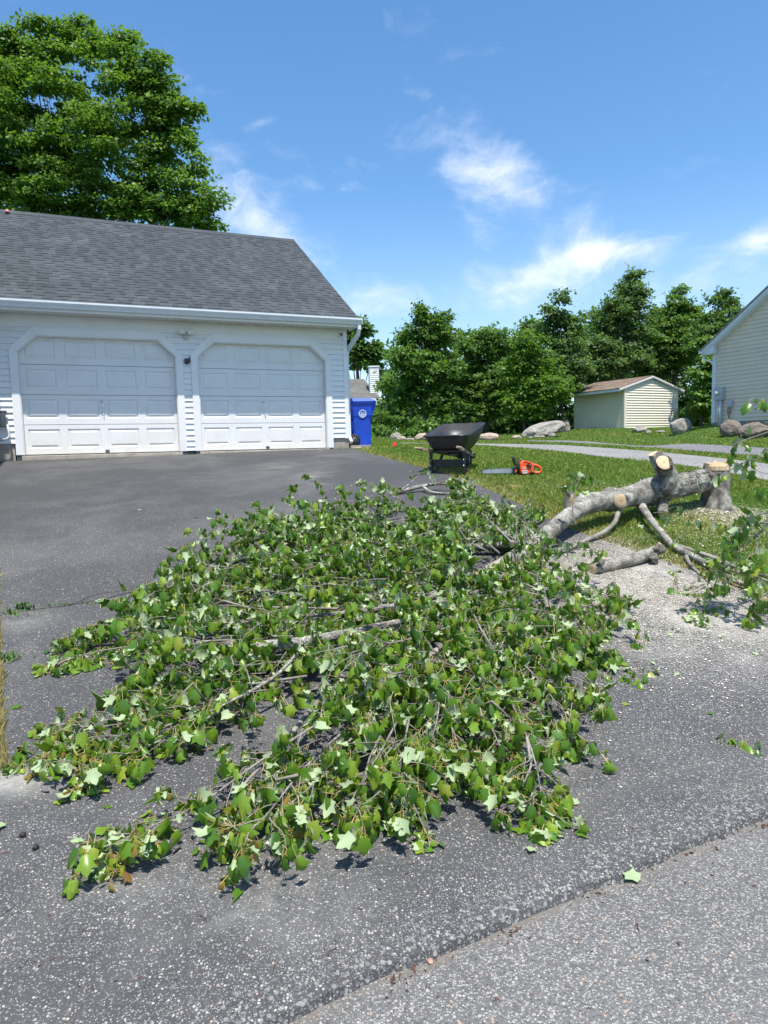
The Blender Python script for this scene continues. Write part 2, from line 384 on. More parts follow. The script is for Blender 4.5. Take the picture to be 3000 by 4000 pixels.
def street_mat():
    m, t, b = mat('street_asphalt'); co = obj_co(t)
    big = t.noise(co, .7, 5, .62, .5)
    v1 = t.voro(co, 150.0); v2 = t.voro(co, 85.0); r1 = t.sep(v1.outputs['Color']); r2 = t.sep(v2.outputs['Color'])
    base = t.mix(t.smooth(big, .3, .75), (.105, .104, .101), (.155, .153, .147))
    st1 = t.ramp(r1[0], [(0, (.05, .05, .05)), (.35, (.12, .119, .116)), (.6, (.215, .212, .206)), (.85, (.34, .33, .31)), (1, (.46, .44, .40))])
    c = t.mix(t.math('MULTIPLY', t.smooth(v1.outputs['Distance'], .62, .34), .85), base, st1)
    on2 = t.math('MULTIPLY', t.smooth(r2[0], .80, .84), t.smooth(v2.outputs['Distance'], .5, .32))
    st2 = t.ramp(r2[1], [(0, (.26, .26, .26)), (.4, (.38, .36, .33)), (.7, (.38, .26, .19)), (1, (.12, .12, .12))])
    c = t.mix(on2, c, st2)
    c = t.mix(t.math('MULTIPLY', t.smooth(attr(t, 'dirt'), .2, 1.0), t.smooth(t.noise(co, 5, 5, .7), .3, .7)), c, (.16, .14, .115))
    t.put(b.inputs['Base Color'], c); b.inputs['Roughness'].default_value = .85; b.inputs['Specular IOR Level'].default_value = .3
    bump(t, b, t.math('ADD', t.math('MULTIPLY', v1.outputs['Distance'], -.8), t.math('MULTIPLY', on2, .5)), .6, .006); return m
M['street'] = street_mat()
def path_mat(name, a, c2):
    m, t, b = mat(name); co = obj_co(t)
    c = t.mix(t.smooth(t.noise(co, .8, 5, .6), .3, .7), a, c2)
    v = t.voro(co, 55); r = t.sep(v.outputs['Color'])
    c = t.mix(t.smooth(r[0], .7, .75), c, tuple(x * 1.6 for x in c2)); c = t.mix(t.smooth(r[1], .75, .8), c, tuple(x * .55 for x in a))
    t.put(b.inputs['Base Color'], c); b.inputs['Roughness'].default_value = .9; return m
M['path'] = path_mat('pale_path', (.17, .165, .16), (.225, .22, .21))
M['lane'] = path_mat('grey_lane', (.115, .117, .125), (.16, .16, .165))

def lawn_mat():
    m, t, b = mat('lawn_soil'); co = obj_co(t); dry = attr(t, 'dry')
    n = t.noise(co, .9, 6, .65, .4); n2 = t.noise(co, 14, 4, .7)
    c = t.mix(t.smooth(n2, .3, .7), (.035, .075, .014), (.075, .125, .030))
    d = t.math('ADD', dry, t.math('MULTIPLY', t.math('SUBTRACT', n, .5), 1.1))
    c = t.mix(t.math('MULTIPLY', t.smooth(d, .2, .95), .8), c, (.33, .26, .15))
    t.put(b.inputs['Base Color'], c); b.inputs['Roughness'].default_value = .95; b.inputs['Specular IOR Level'].default_value = .1
    bump(t, b, n2, .5, .03); return m
M['lawn'] = lawn_mat()
def grass_mat():
    m, t, b = mat('grass_blades'); a = attr(t, 'tint'); bs = attr(t, 'tip')
    c = t.ramp(a, [(0, (.080, .155, .020)), (.4, (.19, .29, .036)), (.72, (.34, .37, .075)), (.9, (.30, .27, .085)), (1, (.42, .33, .15))])
    c = t.mix(t.math('MULTIPLY', bs, .35), c, (.17, .27, .05))
    t.put(b.inputs['Base Color'], c); b.inputs['Roughness'].default_value = .5; b.inputs['Specular IOR Level'].default_value = .3
    tr = t.add('ShaderNodeBsdfTranslucent'); t.put(tr.inputs[0], c); mx = t.add('ShaderNodeMixShader'); mx.inputs[0].default_value = .35
    out = m.node_tree.nodes['Material Output']; t.l.new(b.outputs[0], mx.inputs[1]); t.l.new(tr.outputs[0], mx.inputs[2]); t.l.new(mx.outputs[0], out.inputs[0]); return m
M['grass'] = grass_mat()

def leaf_mat(name, tops, under, trans=.3, rough=.38):
    """two-sided leaf: darker glossy top, paler underside; 'tint' picks each leaf's own colour"""
    m, t, b = mat(name); a = attr(t, 'tint'); g = t.add('ShaderNodeNewGeometry')
    c = t.ramp(a, tops)
    n = t.noise(obj_co(t), 45, 3, .6); c = t.mix(t.math('MULTIPLY', t.smooth(n, .4, .75), .3), c, (.02, .06, .008))
    if under is not None: c = t.mix(g.outputs['Backfacing'], c, under)
    t.put(b.inputs['Base Color'], c); b.inputs['Roughness'].default_value = rough; b.inputs['Specular IOR Level'].default_value = .5
    rr = t.mix(g.outputs['Backfacing'], (rough,) * 3, (.7, .7, .7)); t.put(b.inputs['Roughness'], rr)
    tr = t.add('ShaderNodeBsdfTranslucent'); t.put(tr.inputs[0], t.mix(.5, c, (.20, .36, .02), 'MIX'))
    mx = t.add('ShaderNodeMixShader'); mx.inputs[0].default_value = trans
    out = m.node_tree.nodes['Material Output']; t.l.new(b.outputs[0], mx.inputs[1]); t.l.new(tr.outputs[0], mx.inputs[2]); t.l.new(mx.outputs[0], out.inputs[0]); return m
M['leaf'] = leaf_mat('red_maple_leaf', [(0, (.036, .100, .009)), (.35, (.088, .195, .013)), (.65, (.175, .29, .022)), (.86, (.27, .35, .036)), (.93, (.30, .24, .045)), (1, (.22, .10, .03))], (.36, .45, .25), .25, .34)
M['petiole'] = plain('petiole', (.30, .22, .07), .5, var=.4, scale=30)
M['crown_a'] = leaf_mat('maple_crown', [(0, (.050, .120, .018)), (.5, (.102, .215, .024)), (1, (.185, .315, .034))], None, .52, .5)
M['crown_b'] = leaf_mat('wood_crown', [(0, (.055, .125, .028)), (.5, (.105, .215, .040)), (1, (.175, .30, .055))], None, .52, .5)
M['crown_c'] = leaf_mat('dark_crown', [(0, (.044, .104, .028)), (.5, (.078, .168, .038)), (1, (.13, .24, .050))], None, .50, .5)
M['crown_d'] = leaf_mat('bright_shrub', [(0, (.050, .13, .018)), (.5, (.095, .21, .026)), (1, (.16, .28, .040))], None, .36, .5)

M['crown_e'] = leaf_mat('grey_green_crown', [(0, (.064, .120, .042)), (.5, (.115, .200, .064)), (1, (.18, .28, .095))], None, .52, .5)
def bark_mat(name, c0, c1, lich, rough_amt=1.0, plates=18.0):
    m, t, b = mat(name); co = obj_co(t)
    n = t.noise(co, 7, 6, .65, .3); v = t.voro(t.vmath('ADD', co, t.vmath('SCALE', t.noise(co, 5, 3, .6, col=True), None)), plates, 'DISTANCE_TO_EDGE')
    c = t.mix(t.smooth(n, .36, .64), c0, c1)
    crack = t.smooth(v.outputs['Distance'], .16, .0)
    c = t.mix(t.math('MULTIPLY', crack, .75 * rough_amt), c, tuple(x * .28 for x in c0))
    ln = t.math('MULTIPLY', t.smooth(t.noise(co, 5.5, 6, .7, .8), .52, .68), lich)
    c = t.mix(ln, c, (.38, .42, .34))
    t.put(b.inputs['Base Color'], c); b.inputs['Roughness'].default_value = .9; b.inputs['Specular IOR Level'].default_value = .25
    h = t.math('ADD', t.math('MULTIPLY', crack, -.9 * rough_amt), t.math('MULTIPLY', t.noise(co, 40, 5, .7), .6))
    bump(t, b, h, .7, .012); return m
M['bark'] = bark_mat('maple_bark', (.17, .155, .13), (.48, .455, .40), .8, .8, 18)
M['roughbark'] = bark_mat('plated_bark', (.11, .10, .082), (.46, .44, .39), .9, 1.0, 26)
M['twig'] = bark_mat('twig_bark', (.17, .15, .125), (.36, .33, .29), .25, .2, 60)
M['fartrunk'] = plain('far_trunk', (.085, .075, .062), .9, var=.4, scale=6, bmp=.4)
def wood_mat():
    m, t, b = mat('fresh_cut_wood'); co = obj_co(t); a = attr(t, 'ring')
    n = t.noise(co, 25, 4, .6)
    rings = t.math('SINE', t.math('ADD', t.math('MULTIPLY', a, 75), t.math('MULTIPLY', n, 3)))
    c = t.mix(t.math('MULTIPLY_ADD', rings, .5, .5), (.52, .37, .22), (.66, .50, .32))
    c = t.mix(t.smooth(t.noise(co, 9, 4, .7), .5, .75), c, (.60, .36, .19))
    c = t.mix(t.smooth(a, .28, .05), c, (.40, .26, .14))
    t.put(b.inputs['Base Color'], c); b.inputs['Roughness'].default_value = .75; bump(t, b, n, .3, .003); return m
M['cutwood'] = wood_mat()
def rock_mat(name, a, c2, pale):
    m, t, b = mat(name); co = obj_co(t)
    c = t.mix(t.smooth(t.noise(co, 3.5, 7, .65, .8), .3, .7), a, c2)
    c = t.mix(t.smooth(t.noise(co, 11, 6, .7), .55, .75), c, pale)
    c = t.mix(t.smooth(t.noise(co, 2.1, 6, .7, 1.5), .58, .7), c, tuple(x * .45 for x in a))
    t.put(b.inputs['Base Color'], c); b.inputs['Roughness'].default_value = .95; b.inputs['Specular IOR Level'].default_value = .2
    bump(t, b, t.noise(co, 14, 8, .7), .9, .03); return m
M['rock'] = rock_mat('granite', (.22, .205, .18), (.36, .34, .30), (.44, .43, .40))
M['rockpink'] = rock_mat('pink_granite', (.34, .27, .21), (.45, .37, .29), (.5, .46, .40))
M['rockdark'] = rock_mat('dark_granite', (.12, .10, .085), (.24, .205, .175), (.34, .31, .27))
M['rockgrey'] = rock_mat('grey_granite', (.20, .185, .16), (.36, .34, .30), (.46, .44, .40))
# ------------------------------------------------------------------ ground, driveway, street, paths
def spaced(a, b, near, grow, c=0):
    """coordinates dense around c, growing outwards"""
    out = [c]; s = near
    while out[-1] < b: out.append(out[-1] + s); s = near if abs(out[-1] - c) < 14 else s * grow
    o2 = [c]; s = near
    while o2[-1] > a: o2.append(o2[-1] - s); s = near if abs(o2[-1] - c) < 14 else s * grow
    return np.array(sorted(set(o2[1:] + out)))
def poly_world(pts): return np.array([at(*p)[:2] for p in pts])
def inpoly(x, y, poly):
    x = np.asarray(x); y = np.asarray(y); c = np.zeros(x.shape, bool); n = len(poly); j = n - 1
    for i in range(n):
        xi, yi = poly[i]; xj, yj = poly[j]
        c ^= ((yi > y) != (yj > y)) & (x < (xj - xi) * (y - yi) / (yj - yi + 1e-12) + xi); j = i
    return c
def resample(P, n):
    P = np.asarray(P, float); s = np.r_[0, np.cumsum(np.linalg.norm(np.diff(P, axis=0), axis=1))]
    t = np.linspace(0, s[-1], n); return np.c_[tuple(np.interp(t, s, P[:, k]) for k in range(P.shape[1]))]
def smooth_line(P, n, it=2):
    P = np.asarray(P, float)
    for _ in range(it):
        Q = [P[0]]
        for a, b in zip(P[:-1], P[1:]): Q += [a * .75 + b * .25, a * .25 + b * .75]
        P = np.array(Q + [P[-1]])
    return resample(P, n)

# garage frame: x along the front wall to the right, y into the garage, z up from eye level
GR = rad(23.2); GU = np.array([math.cos(GR), math.sin(GR), 0]); GN = np.array([-math.sin(GR), math.cos(GR), 0]); GO = GN * 13.4
def gw(s, o, z=0): return GU * s + GO + GN * o + np.array([0, 0, z])

left_b = [tuple(E0 + ED * -4.2), tuple(E0 + ED * -2.6 + EN * .9)] + [tuple(at(*p)[:2]) for p in ((-140, 3060), (30, 3020), (30, 2960), (14, 2860), (22, 2700), (6, 2560), (2, 2350), (-6, 2150), (-20, 1950))] + [tuple(gw(-2.0, -.06)[:2])]
right_b = [tuple(E0 + ED * 6.5), tuple(E0 + ED * 5.2 + EN * 1.0)] + [tuple(at(*p)[:2]) for p in ((3250, 2440), (3000, 2372), (2850, 2300), (2650, 2215), (2450, 2150), (2250, 2085), (2060, 1990), (1880, 1905), (1760, 1862), (1640, 1830), (1520, 1795), (1405, 1763))] + [tuple(gw(5.0, -.06)[:2])]
NR, NC = 150, 90
LB, RB = smooth_line(left_b, NR), smooth_line(right_b, NR)
for arr in (LB, RB):
    for i in range(2, NR - 2):
        arr[i] += .028 * np.array([mn.noise(Vector((arr[i][0] * 3.1, arr[i][1] * 3.1, 4.0))), mn.noise(Vector((arr[i][0] * 3.1, arr[i][1] * 3.1, 9.0)))])
def make_driveway():
    uu = np.linspace(0, 1, NC); vv = np.linspace(0, 1, NR)
    X = LB[:, None, 0] * (1 - uu) + RB[:, None, 0] * uu; Y = LB[:, None, 1] * (1 - uu) + RB[:, None, 1] * uu
    # the first row follows the straight, slightly ragged street edge
    for j in range(NC):
        p = E0 + ED * (-4.2 + 10.7 * uu[j]); jit = .022 * mn.noise(Vector((p[0] * 4, p[1] * 4, 0))) + .012 * mn.noise(Vector((p[0] * 17, p[1] * 17, 3)))
        p = p + EN * jit; X[0, j], Y[0, j] = p
    Z = T(X, Y) + .016
    d = edge_d(X, Y)
    Z -= .006 * (1 - ss(0, .05, d))
    V = [np.c_[X.ravel(), Y.ravel(), Z.ravel()]]
    ejit = np.array([.02 + .012 * mn.noise(Vector((a * 23, b_ * 23, 1))) for a, b_ in zip(X[0], Y[0])]); ex = np.c_[X[0] - EN[0] * ejit, Y[0] - EN[1] * ejit, Z[0] - .055]; V.append(ex)
    sr = np.c_[X[:, -1], Y[:, -1], Z[:, -1] - .06]; sl = np.c_[X[:, 0], Y[:, 0], Z[:, 0] - .06]; V += [sr, sl]
    V += [np.c_[X[0], Y[0], Z[0]], np.c_[X[:, -1], Y[:, -1], Z[:, -1]], np.c_[X[:, 0], Y[:, 0], Z[:, 0]]]   # rims have corners of their own
    idx = np.arange(NR * NC).reshape(NR, NC)
    F = [np.c_[idx[:-1, :-1].ravel(), idx[:-1, 1:].ravel(), idx[1:, 1:].ravel(), idx[1:, :-1].ravel()]]
    b = NR * NC; e = np.arange(NC) + b; k0 = b + NC + 2 * NR; e2 = np.arange(NC) + k0; F.append(np.c_[e[:-1], e[1:], e2[1:], e2[:-1]])
    r = np.arange(NR) + b + NC; r2 = np.arange(NR) + k0 + NC; F.append(np.c_[r[:-1], r[1:], r2[1:], r2[:-1]])
    l = np.arange(NR) + b + NC + NR; l2 = np.arange(NR) + k0 + NC + NR; F.append(np.c_[l[1:], l[:-1], l2[:-1], l2[1:]])
    V = np.concatenate(V); F = np.concatenate(F)
    dd = edge_d(V[:, 0], V[:, 1])
    pr = prj(V)
    wear = .40 + .55 * np.exp(-((dd - .11) / .13) ** 2) + .34 * np.exp(-((dd - .75) / .5) ** 2) - .22 * ss(1.6, 4.5, dd) - .10 * ss(4.5, 8, dd)
    c1 = at(2450, 2450)[:2]; wear += .30 * np.exp(-(((V[:, 0] - c1[0]) / 1.3) ** 2 + ((V[:, 1] - c1[1]) / 1.1) ** 2))
    c2 = at(400, 2250)[:2]; wear += .16 * np.exp(-(((V[:, 0] - c2[0]) / 1.2) ** 2 + ((V[:, 1] - c2[1]) / 1.6) ** 2))
    wear = np.clip(wear, .06, 1.0)
    dust = np.zeros(len(V))
    for px, py, rx, ry, k in ((1000, 3550, .35, .22, .28), (500, 3480, .25, .16, .30), (60, 3060, .22, .10, .65), (2480, 3060, .7, .35, .14), (2500, 2290, .70, .60, 1.25), (2700, 2420, .9, .40, .95), (2380, 2170, .4, .3, .9), (1230, 1870, .25, .9, .30), (1100, 1830, .3, .5, .25), (2800, 2560, .6, .35, .4), (1300, 3350, .5, .3, .12), (20, 2420, .4, .2, .3)):
        c = at(px, py)[:2]; dust = np.maximum(dust, k * np.exp(-(((V[:, 0] - c[0]) / rx) ** 2 + ((V[:, 1] - c[1]) / ry) ** 2)))
    me = np_mesh("driveway", V, F, M['asphalt'], {'wear': wear, 'edge_d': dd, 'dust': dust}, smooth=True)
    me.polygons.foreach_set('use_smooth', np.r_[np.ones((NR - 1) * (NC - 1), bool), np.zeros(len(F) - (NR - 1) * (NC - 1), bool)])
    tag(link("driveway", me), kind='structure')
make_driveway()
drive_poly = np.concatenate([LB, RB[::-1]])

def make_street():
    us = np.linspace(-60, 60, 241); ws = np.array([.06, 0, -.03, -.1, -.3, -.8, -1.6, -3, -5, -6.8])
    U_, W_ = np.meshgrid(us, ws)
    X = E0[0] + ED[0] * U_ + EN[0] * W_; Y = E0[1] + ED[1] * U_ + EN[1] * W_
    Z = -1.602 + .02 * ss(0, -3, W_) * 0 + 0 * X
    V = np.c_[X.ravel(), Y.ravel(), Z.ravel()]; n, m = X.shape; idx = np.arange(n * m).reshape(n, m)
    F = np.c_[idx[:-1, :-1].ravel(), idx[1:, :-1].ravel(), idx[1:, 1:].ravel(), idx[:-1, 1:].ravel()]
    dirt = np.exp(-((W_.ravel() + .0) / .045) ** 2) * 1.1
    tag(link("street", np_mesh("street", V, F, M['street'], {'dirt': dirt})), kind='structure')
make_street()

path_near = smooth_line(poly_world([(3500, 2050), (3250, 1960), (3000, 1880), (2700, 1829), (2427, 1794), (2150, 1762), (1950, 1747), (1853, 1740), (1700, 1737), (1560, 1735)]), 90)
path_far = smooth_line(poly_world([(3500, 1935), (3250, 1868), (3000, 1815), (2750, 1786), (2530, 1763), (2222, 1742), (2000, 1736.5), (1853, 1734.5), (1700, 1733), (1560, 1731.5)]), 90)
lane_near = smooth_line(poly_world([(3500, 1860), (3250, 1820), (3000, 1788), (2800, 1770), (2632, 1757), (2325, 1736), (2150, 1729), (2058, 1726)]), 80)
lane_far = smooth_line(poly_world([(3500, 1795), (3250, 1772), (3000, 1752), (2800, 1742), (2632, 1736), (2325, 1726.5), (2150, 1723.5), (2058, 1722)]), 80)
def make_strip(name, A, B, m, lift):
    uu = np.linspace(0, 1, 12)
    X = A[:, None, 0] * (1 - uu) + B[:, None, 0] * uu; Y = A[:, None, 1] * (1 - uu) + B[:, None, 1] * uu; Z = T(X, Y) + lift
    n, k = X.shape; idx = np.arange(n * k).reshape(n, k)
    F = np.c_[idx[:-1, :-1].ravel(), idx[:-1, 1:].ravel(), idx[1:, 1:].ravel(), idx[1:, :-1].ravel()]
    V = np.c_[X.ravel(), Y.ravel(), Z.ravel()]
    # turned down rims so that the paving has thickness
    k2 = len(V); rim = np.concatenate([V[idx[:, 0]], V[idx[:, -1]]]); rim[:, 2] -= .05; V = np.concatenate([V, rim]); a = np.arange(n)
    F = np.concatenate([F, np.c_[k2 + a[:-1], idx[:-1, 0], idx[1:, 0], k2 + a[1:]], np.c_[k2 + n + a[:-1], idx[:-1, -1], idx[1:, -1], k2 + n + a[1:]]])
    tag(link(name, np_mesh(name, V, F, m)), kind='structure')
make_strip("path", path_near, path_far, M['path'], .018)
make_strip("road", lane_near, lane_far, M['lane'], .018)
path_poly = np.concatenate([path_near, path_far[::-1]]); lane_poly = np.concatenate([lane_near, lane_far[::-1]])

def dryness(X, Y):
    """strip of dry grass beside the asphalt, and bare patches"""
    D = np.full(X.shape, 9.0)
    for i in range(0, NR, 2):
        D = np.minimum(D, np.hypot(X - RB[i, 0], Y - RB[i, 1])); D = np.minimum(D, np.hypot(X - LB[i, 0], Y - LB[i, 1]))
    for P in (path_near[::2], path_far[::2], lane_near[::2], lane_far[::2]):
        for p in P: D = np.minimum(D, .22 + np.hypot(X - p[0], Y - p[1]))
    dry = .75 * (1 - ss(.0, .55, D))
    for px, py, r, k in ((2000, 1950, 1.0, .35), (2100, 1900, 1.2, .3), (2300, 2000, .8, .3), (2600, 2050, .6, .35), (2750, 2030, .7, .6), (1700, 1790, 1.0, .2), (2750, 2120, .8, .35), (2420, 1700, 1.6, .35), (2300, 1712, 2., .25)):
        c = at(px, py)[:2]; dry = np.maximum(dry, k * np.exp(-((X - c[0]) ** 2 + (Y - c[1]) ** 2) / r ** 2))
    return np.clip(dry, 0, 1)
def make_lawn():
    xs = spaced(-420, 440, .30, 1.16, 3); ys = spaced(-420, 460, .30, 1.14, 10)
    X, Y = np.meshgrid(xs, ys); d = edge_d(X, Y)
    Z = T(X, Y) - .35 * (1 - ss(-.02, .12, d)) * ss(-7.6, -7.0, d)
    Z = np.where(inpoly(X, Y, drive_poly), Z - .02, Z)
    n, m = X.shape; idx = np.arange(n * m).reshape(n, m)
    F = np.c_[idx[:-1, :-1].ravel(), idx[:-1, 1:].ravel(), idx[1:, 1:].ravel(), idx[1:, :-1].ravel()]
    near = (np.hypot(X, Y) < 45); dry = np.full(X.shape, .1); dry[near] = dryness(X[near], Y[near])
    tag(link("lawn", np_mesh("lawn", np.c_[X.ravel(), Y.ravel(), Z.ravel()], F, M['lawn'], {'dry': dry.ravel()}, smooth=True)), kind='structure')
make_lawn()

def make_grass():
    P = []; S = []
    for (r0, r1, dens, sz, a0, a1) in ((6.3, 10, 3800, 1.0, -3, 36), (10, 13.5, 2100, 1.25, -6, 36), (13.5, 18, 650, 1.6, -4, 36), (18, 25, 300, 2.2, -1, 36), (25, 33, 150, 3.0, -1, 33)):
        area = rad(a1 - a0) * (r1 ** 2 - r0 ** 2) / 2; n = int(area * dens)
        r = np.sqrt(rng.uniform(r0 ** 2, r1 ** 2, n)); a = np.radians(rng.uniform(a0, a1, n))
        P.append(np.c_[r * np.sin(a), r * np.cos(a)]); S.append(np.full(n, sz))
    # strips beside the driveway on the left, and at the foot of the garage corner
    n = 16000; i = rng.integers(16, 110, n); q = LB[i] + np.c_[-np.abs(rng.normal(0, .16, n)) + .05 + .05 * rng.normal(0, 1, n), rng.normal(0, .08, n)]
    P.append(q); S.append(np.full(n, .8))
    P = np.concatenate(P); S = np.concatenate(S); x, y = P.T
    ok = ~(inpoly(x, y, drive_poly) | inpoly(x, y, path_poly) | inpoly(x, y, lane_poly)) & (edge_d(x, y) > .1)
    lx = (x * GU[0] + y * GU[1]); ly = (x * GN[0] + y * GN[1]) - 13.4; ok &= ~((lx < 5.05) & (ly > -.02))
    st = at(2800, 1985)[:2]; bare = np.exp(-((x - st[0] - .25) ** 2 + (y - st[1] + .25) ** 2) / .45 ** 2); ok &= rng.random(len(x)) > bare * .8
    x, y, S = x[ok], y[ok], S[ok]; dry = dryness(x, y); n = len(x)
    patch = np.array([mn.noise(Vector((a * .7, b * .7, 1))) + .6 * mn.noise(Vector((a * 2.3, b * 2.3, 5))) for a, b in zip(x, y)])
    keep = rng.random(n) > dry * .45 * (x > -.9); x, y, S, dry, patch = x[keep], y[keep], S[keep], dry[keep], patch[keep]; n = len(x)
    h = (.017 + .032 * rng.random(n)) * (1 + .5 * np.clip(patch, -.6, .8)) * np.minimum(S, 1.6) ** .6; w = (.0045 + .003 * rng.random(n)) * S ** 1.2; h = np.where((x < -.9) & (y < 6.5), h * 1.15, h)
    th = rng.uniform(0, 2 * np.pi, n); lean = rng.normal(0, .5, n); lean2 = rng.uniform(0, 2 * np.pi, n)
    z = T(x, y) - .004; c, s = np.cos(th), np.sin(th)
    A = np.c_[x - c * w, y - s * w, z]; B = np.c_[x + c * w, y + s * w, z]
    tx, ty = x + np.cos(lean2) * lean * h, y + np.sin(lean2) * lean * h
    mx, my = x + .3 * (tx - x), y + .3 * (ty - y)
    Cm = np.c_[mx + c * w * .8, my + s * w * .8, z + h * .6]; Tp = np.c_[tx, ty, z + h]
    V = np.stack([A, B, Cm, Tp], 1).reshape(-1, 3); F = np.arange(4 * n).reshape(n, 4)
    left = (x < -.9) & (y < 6.5); tint = np.clip(.43 + .22 * patch + .20 * rng.normal(0, 1, n) + dry * .52 + (.25 + .25 * (patch > -.1)) * left, 0, 1)
    tips = np.tile([0, 0, .6, 1.0], n)
    o = link("grass", np_mesh("grass", V, F, M['grass'], {'tint': np.repeat(tint, 4), 'tip': tips})); tag(o, kind='stuff')
make_grass()

# ------------------------------------------------------------------ garage
def build_garage():
    g = thing("garage", tuple(GO), "white clapboard two-car garage with grey shingle roof and clipped-corner doors", "garage", GR)
    SE = 4.97; TOP = 2.24
    doors = ((-1.12, 1.53), (1.93, 4.50)); ZB = .02
    # body behind the boards
    b = MB(); b.box(-2.0, SE, .18, .2, -.3, 2.46)
    b.box(SE - .06, SE, .2, 8.2, -.3, 2.46); b.box(-2.0, SE, 8.2, 8.26, -.3, 2.46)
    b.prism([(.0, 2.46), (8.26, 2.46), (4.05, 5.2)], SE - .06, SE, axis=0); b.build("wall", M['siding'], g)
    # lap boards: each course cut where door trim or corner board covers its end
    def lim(z, s, side, outer):  # trim centre line at height z
        ch = np.clip((z - 1.83) / .33, 0, 1) * .33
        return s + (ch if side > 0 else -ch) + (-.06 if side > 0 else .06)
    EXP = .1075; z0 = .225; k = 0; zs = []
    z = z0
    while z < TOP - .01: zs.append((z, min(z + EXP, TOP))); z += EXP
    z = z0 - EXP * 2
    low = [(.03, .1175), (.1175, .225)]
    for (za, zb) in low + zs:
        spans = [(lambda q: 1.53 + .06 - np.clip((q - 1.83) / .33, 0, 1) * .33, lambda q: 1.93 - .06 + np.clip((q - 1.83) / .33, 0, 1) * .33)]
        if za > .2:
            spans += [(lambda q: -2.0, lambda q: -1.12 - .06 + np.clip((q - 1.83) / .33, 0, 1) * .33), (lambda q: 4.5 + .06 - np.clip((q - 1.83) / .33, 0, 1) * .33, lambda q: 4.91)]
        for fa, fb in spans:
            a0, a1, b0, b1 = fa(za), fa(zb), fb(za), fb(zb); m = MB(); lo, hi = -.020, .003
            m.hexa([(a0, lo, za), (b0, lo, za), (b0, .03, za), (a0, .03, za), (a1, hi, zb + .004), (b1, hi, zb + .004), (b1, .03, zb + .004), (a1, .03, zb + .004)])
            m.build("siding_plank", M['siding'], g)
    # gable end boards on the right, seen from beside
    z = .225
    while z < 5.1:
        zb = z + EXP; y1 = 8.2 if zb < 2.46 else 8.2 - (zb - 2.46) / 2.74 * 4.1; y0 = .06 if zb < 2.46 else .06 + (zb - 2.46) / 2.74 * 4.0
        if y1 - y0 < .2: break
        m = MB(); x0, x1 = SE + .016, SE + .002
        m.hexa([(x0, y0, z), (x0, y1, z), (SE, y1, z), (SE, y0, z), (x1, y0, zb), (x1, y1, zb), (SE - .01, y1, zb), (SE - .01, y0, zb)]); m.build("siding_plank", M['siding'], g); z = zb
    # concrete footing and sills
    m = MB(); m.box(4.62, SE + .01, .012, .3, -.35, .222); m.box(SE - .2, SE + .008, .3, 8.2, -.35, .222); m.build("footing", M['concrete'], g, bevel=.008)
    m = MB(); m.box(-2.0, -1.26, .012, .3, -.4, .222); m.build("footing", M['concrete'], g, bevel=.008)
    for s0, s1 in doors:
        m = MB(); m.box(s0 - .04, s1 + .04, -.05, .3, -.3, .006); m.build("door_sill", M['sill'], g, bevel=.012)
    for s in (-1.18, 1.59, 1.87, 4.56):
        m = MB(); m.box(s - .058, s + .058, -.02, .15, -.3, .028); m.build("post_foot", M['darkgrey'], g)
    # frieze, corner board
    m = MB(); m.box(-2.0, 4.90, -.012, .03, TOP + .004, 2.46); m.build("frieze_board", M['trim'], g, bevel=.003)
    m = MB(); m.prism([(4.90, -.022), (4.985, -.022), (4.985, .085), (4.972, .085), (4.972, .02), (4.90, .02)], .212, 2.47, axis=2); m.build("corner_board", M['trim'], g)
    # doors
    for s0, s1 in doors:
        inner = [(s0, ZB), (s0, 1.81), (s0 + .31, 2.10), (s1 - .31, 2.10), (s1, 1.81), (s1, ZB)]
        outer = [(s0 - .125, ZB), (s0 - .125, 1.862), (s0 + .262, 2.243), (s1 - .262, 2.243), (s1 + .125, 1.862), (s1 + .125, ZB)]
        for i in range(5):
            m = MB(); q = [inner[i], inner[i + 1], outer[i + 1], outer[i]]
            m.hexa([(p[0], -.034, p[1]) for p in q] + [(p[0], .03, p[1]) for p in q]); t = m.build("door_trim", M['trim'], g, bevel=.004)
            m = MB(); a, c = inner[i], inner[i + 1]; cx, cz = (s0 + s1) / 2, 1.0
            def inn(p, d): 
                return (p[0] + (d if p[0] < cx else -d), p[1] if p[1] < .1 else p[1] - d * (.5 if p[1] < 2 else 1))
            a2, c2 = inn(a, .018), inn(c, .018)
            m.hexa([(a[0], -.02, a[1]), (c[0], -.02, c[1]), (c2[0], -.02, c2[1]), (a2[0], -.02, a2[1]), (a[0], .14, a[1]), (c[0], .14, c[1]), (c2[0], .14, c2[1]), (a2[0], .14, a2[1])])
            m.build("door_jamb", M['soffit'], g)
        d = thing("garage_door", (0, 0, 0), None, None); d.parent = g
        yd = .085; H = 2.14; n = 4; sh = (H - ZB - .0) / n; A, B = s0 - .02, s1 + .02
        for r in range(n):
            za = ZB + .004 + r * sh; zb = ZB + (r + 1) * sh - .004; m = MB(); wcol = (B - A) / 4
            mx, mz0, mz1 = .085, .105, .075
            xs = [A]; holes = []
            for c in range(4):
                x0 = A + c * wcol + mx * (1.1 if c in (0,) else .72); x1 = A + (c + 1) * wcol - mx * (1.1 if c == 3 else .72); holes.append((x0, x1))
            h0, h1 = za + mz0, zb - mz1
            m.quad([(A, yd, za), (B, yd, za), (B, yd, h0), (A, yd, h0)]); m.quad([(A, yd, h1), (B, yd, h1), (B, yd, zb), (A, yd, zb)])
            px = A
            for x0, x1 in holes + [(B, B)]:
                m.quad([(px, yd, h0), (x0, yd, h0), (x0, yd, h1), (px, yd, h1)]); px = x1
            for e, zz in ((0, za), (1, zb)): m.quad([(A, yd, zz), (B, yd, zz), (B, yd + .04, zz), (A, yd + .04, zz)])
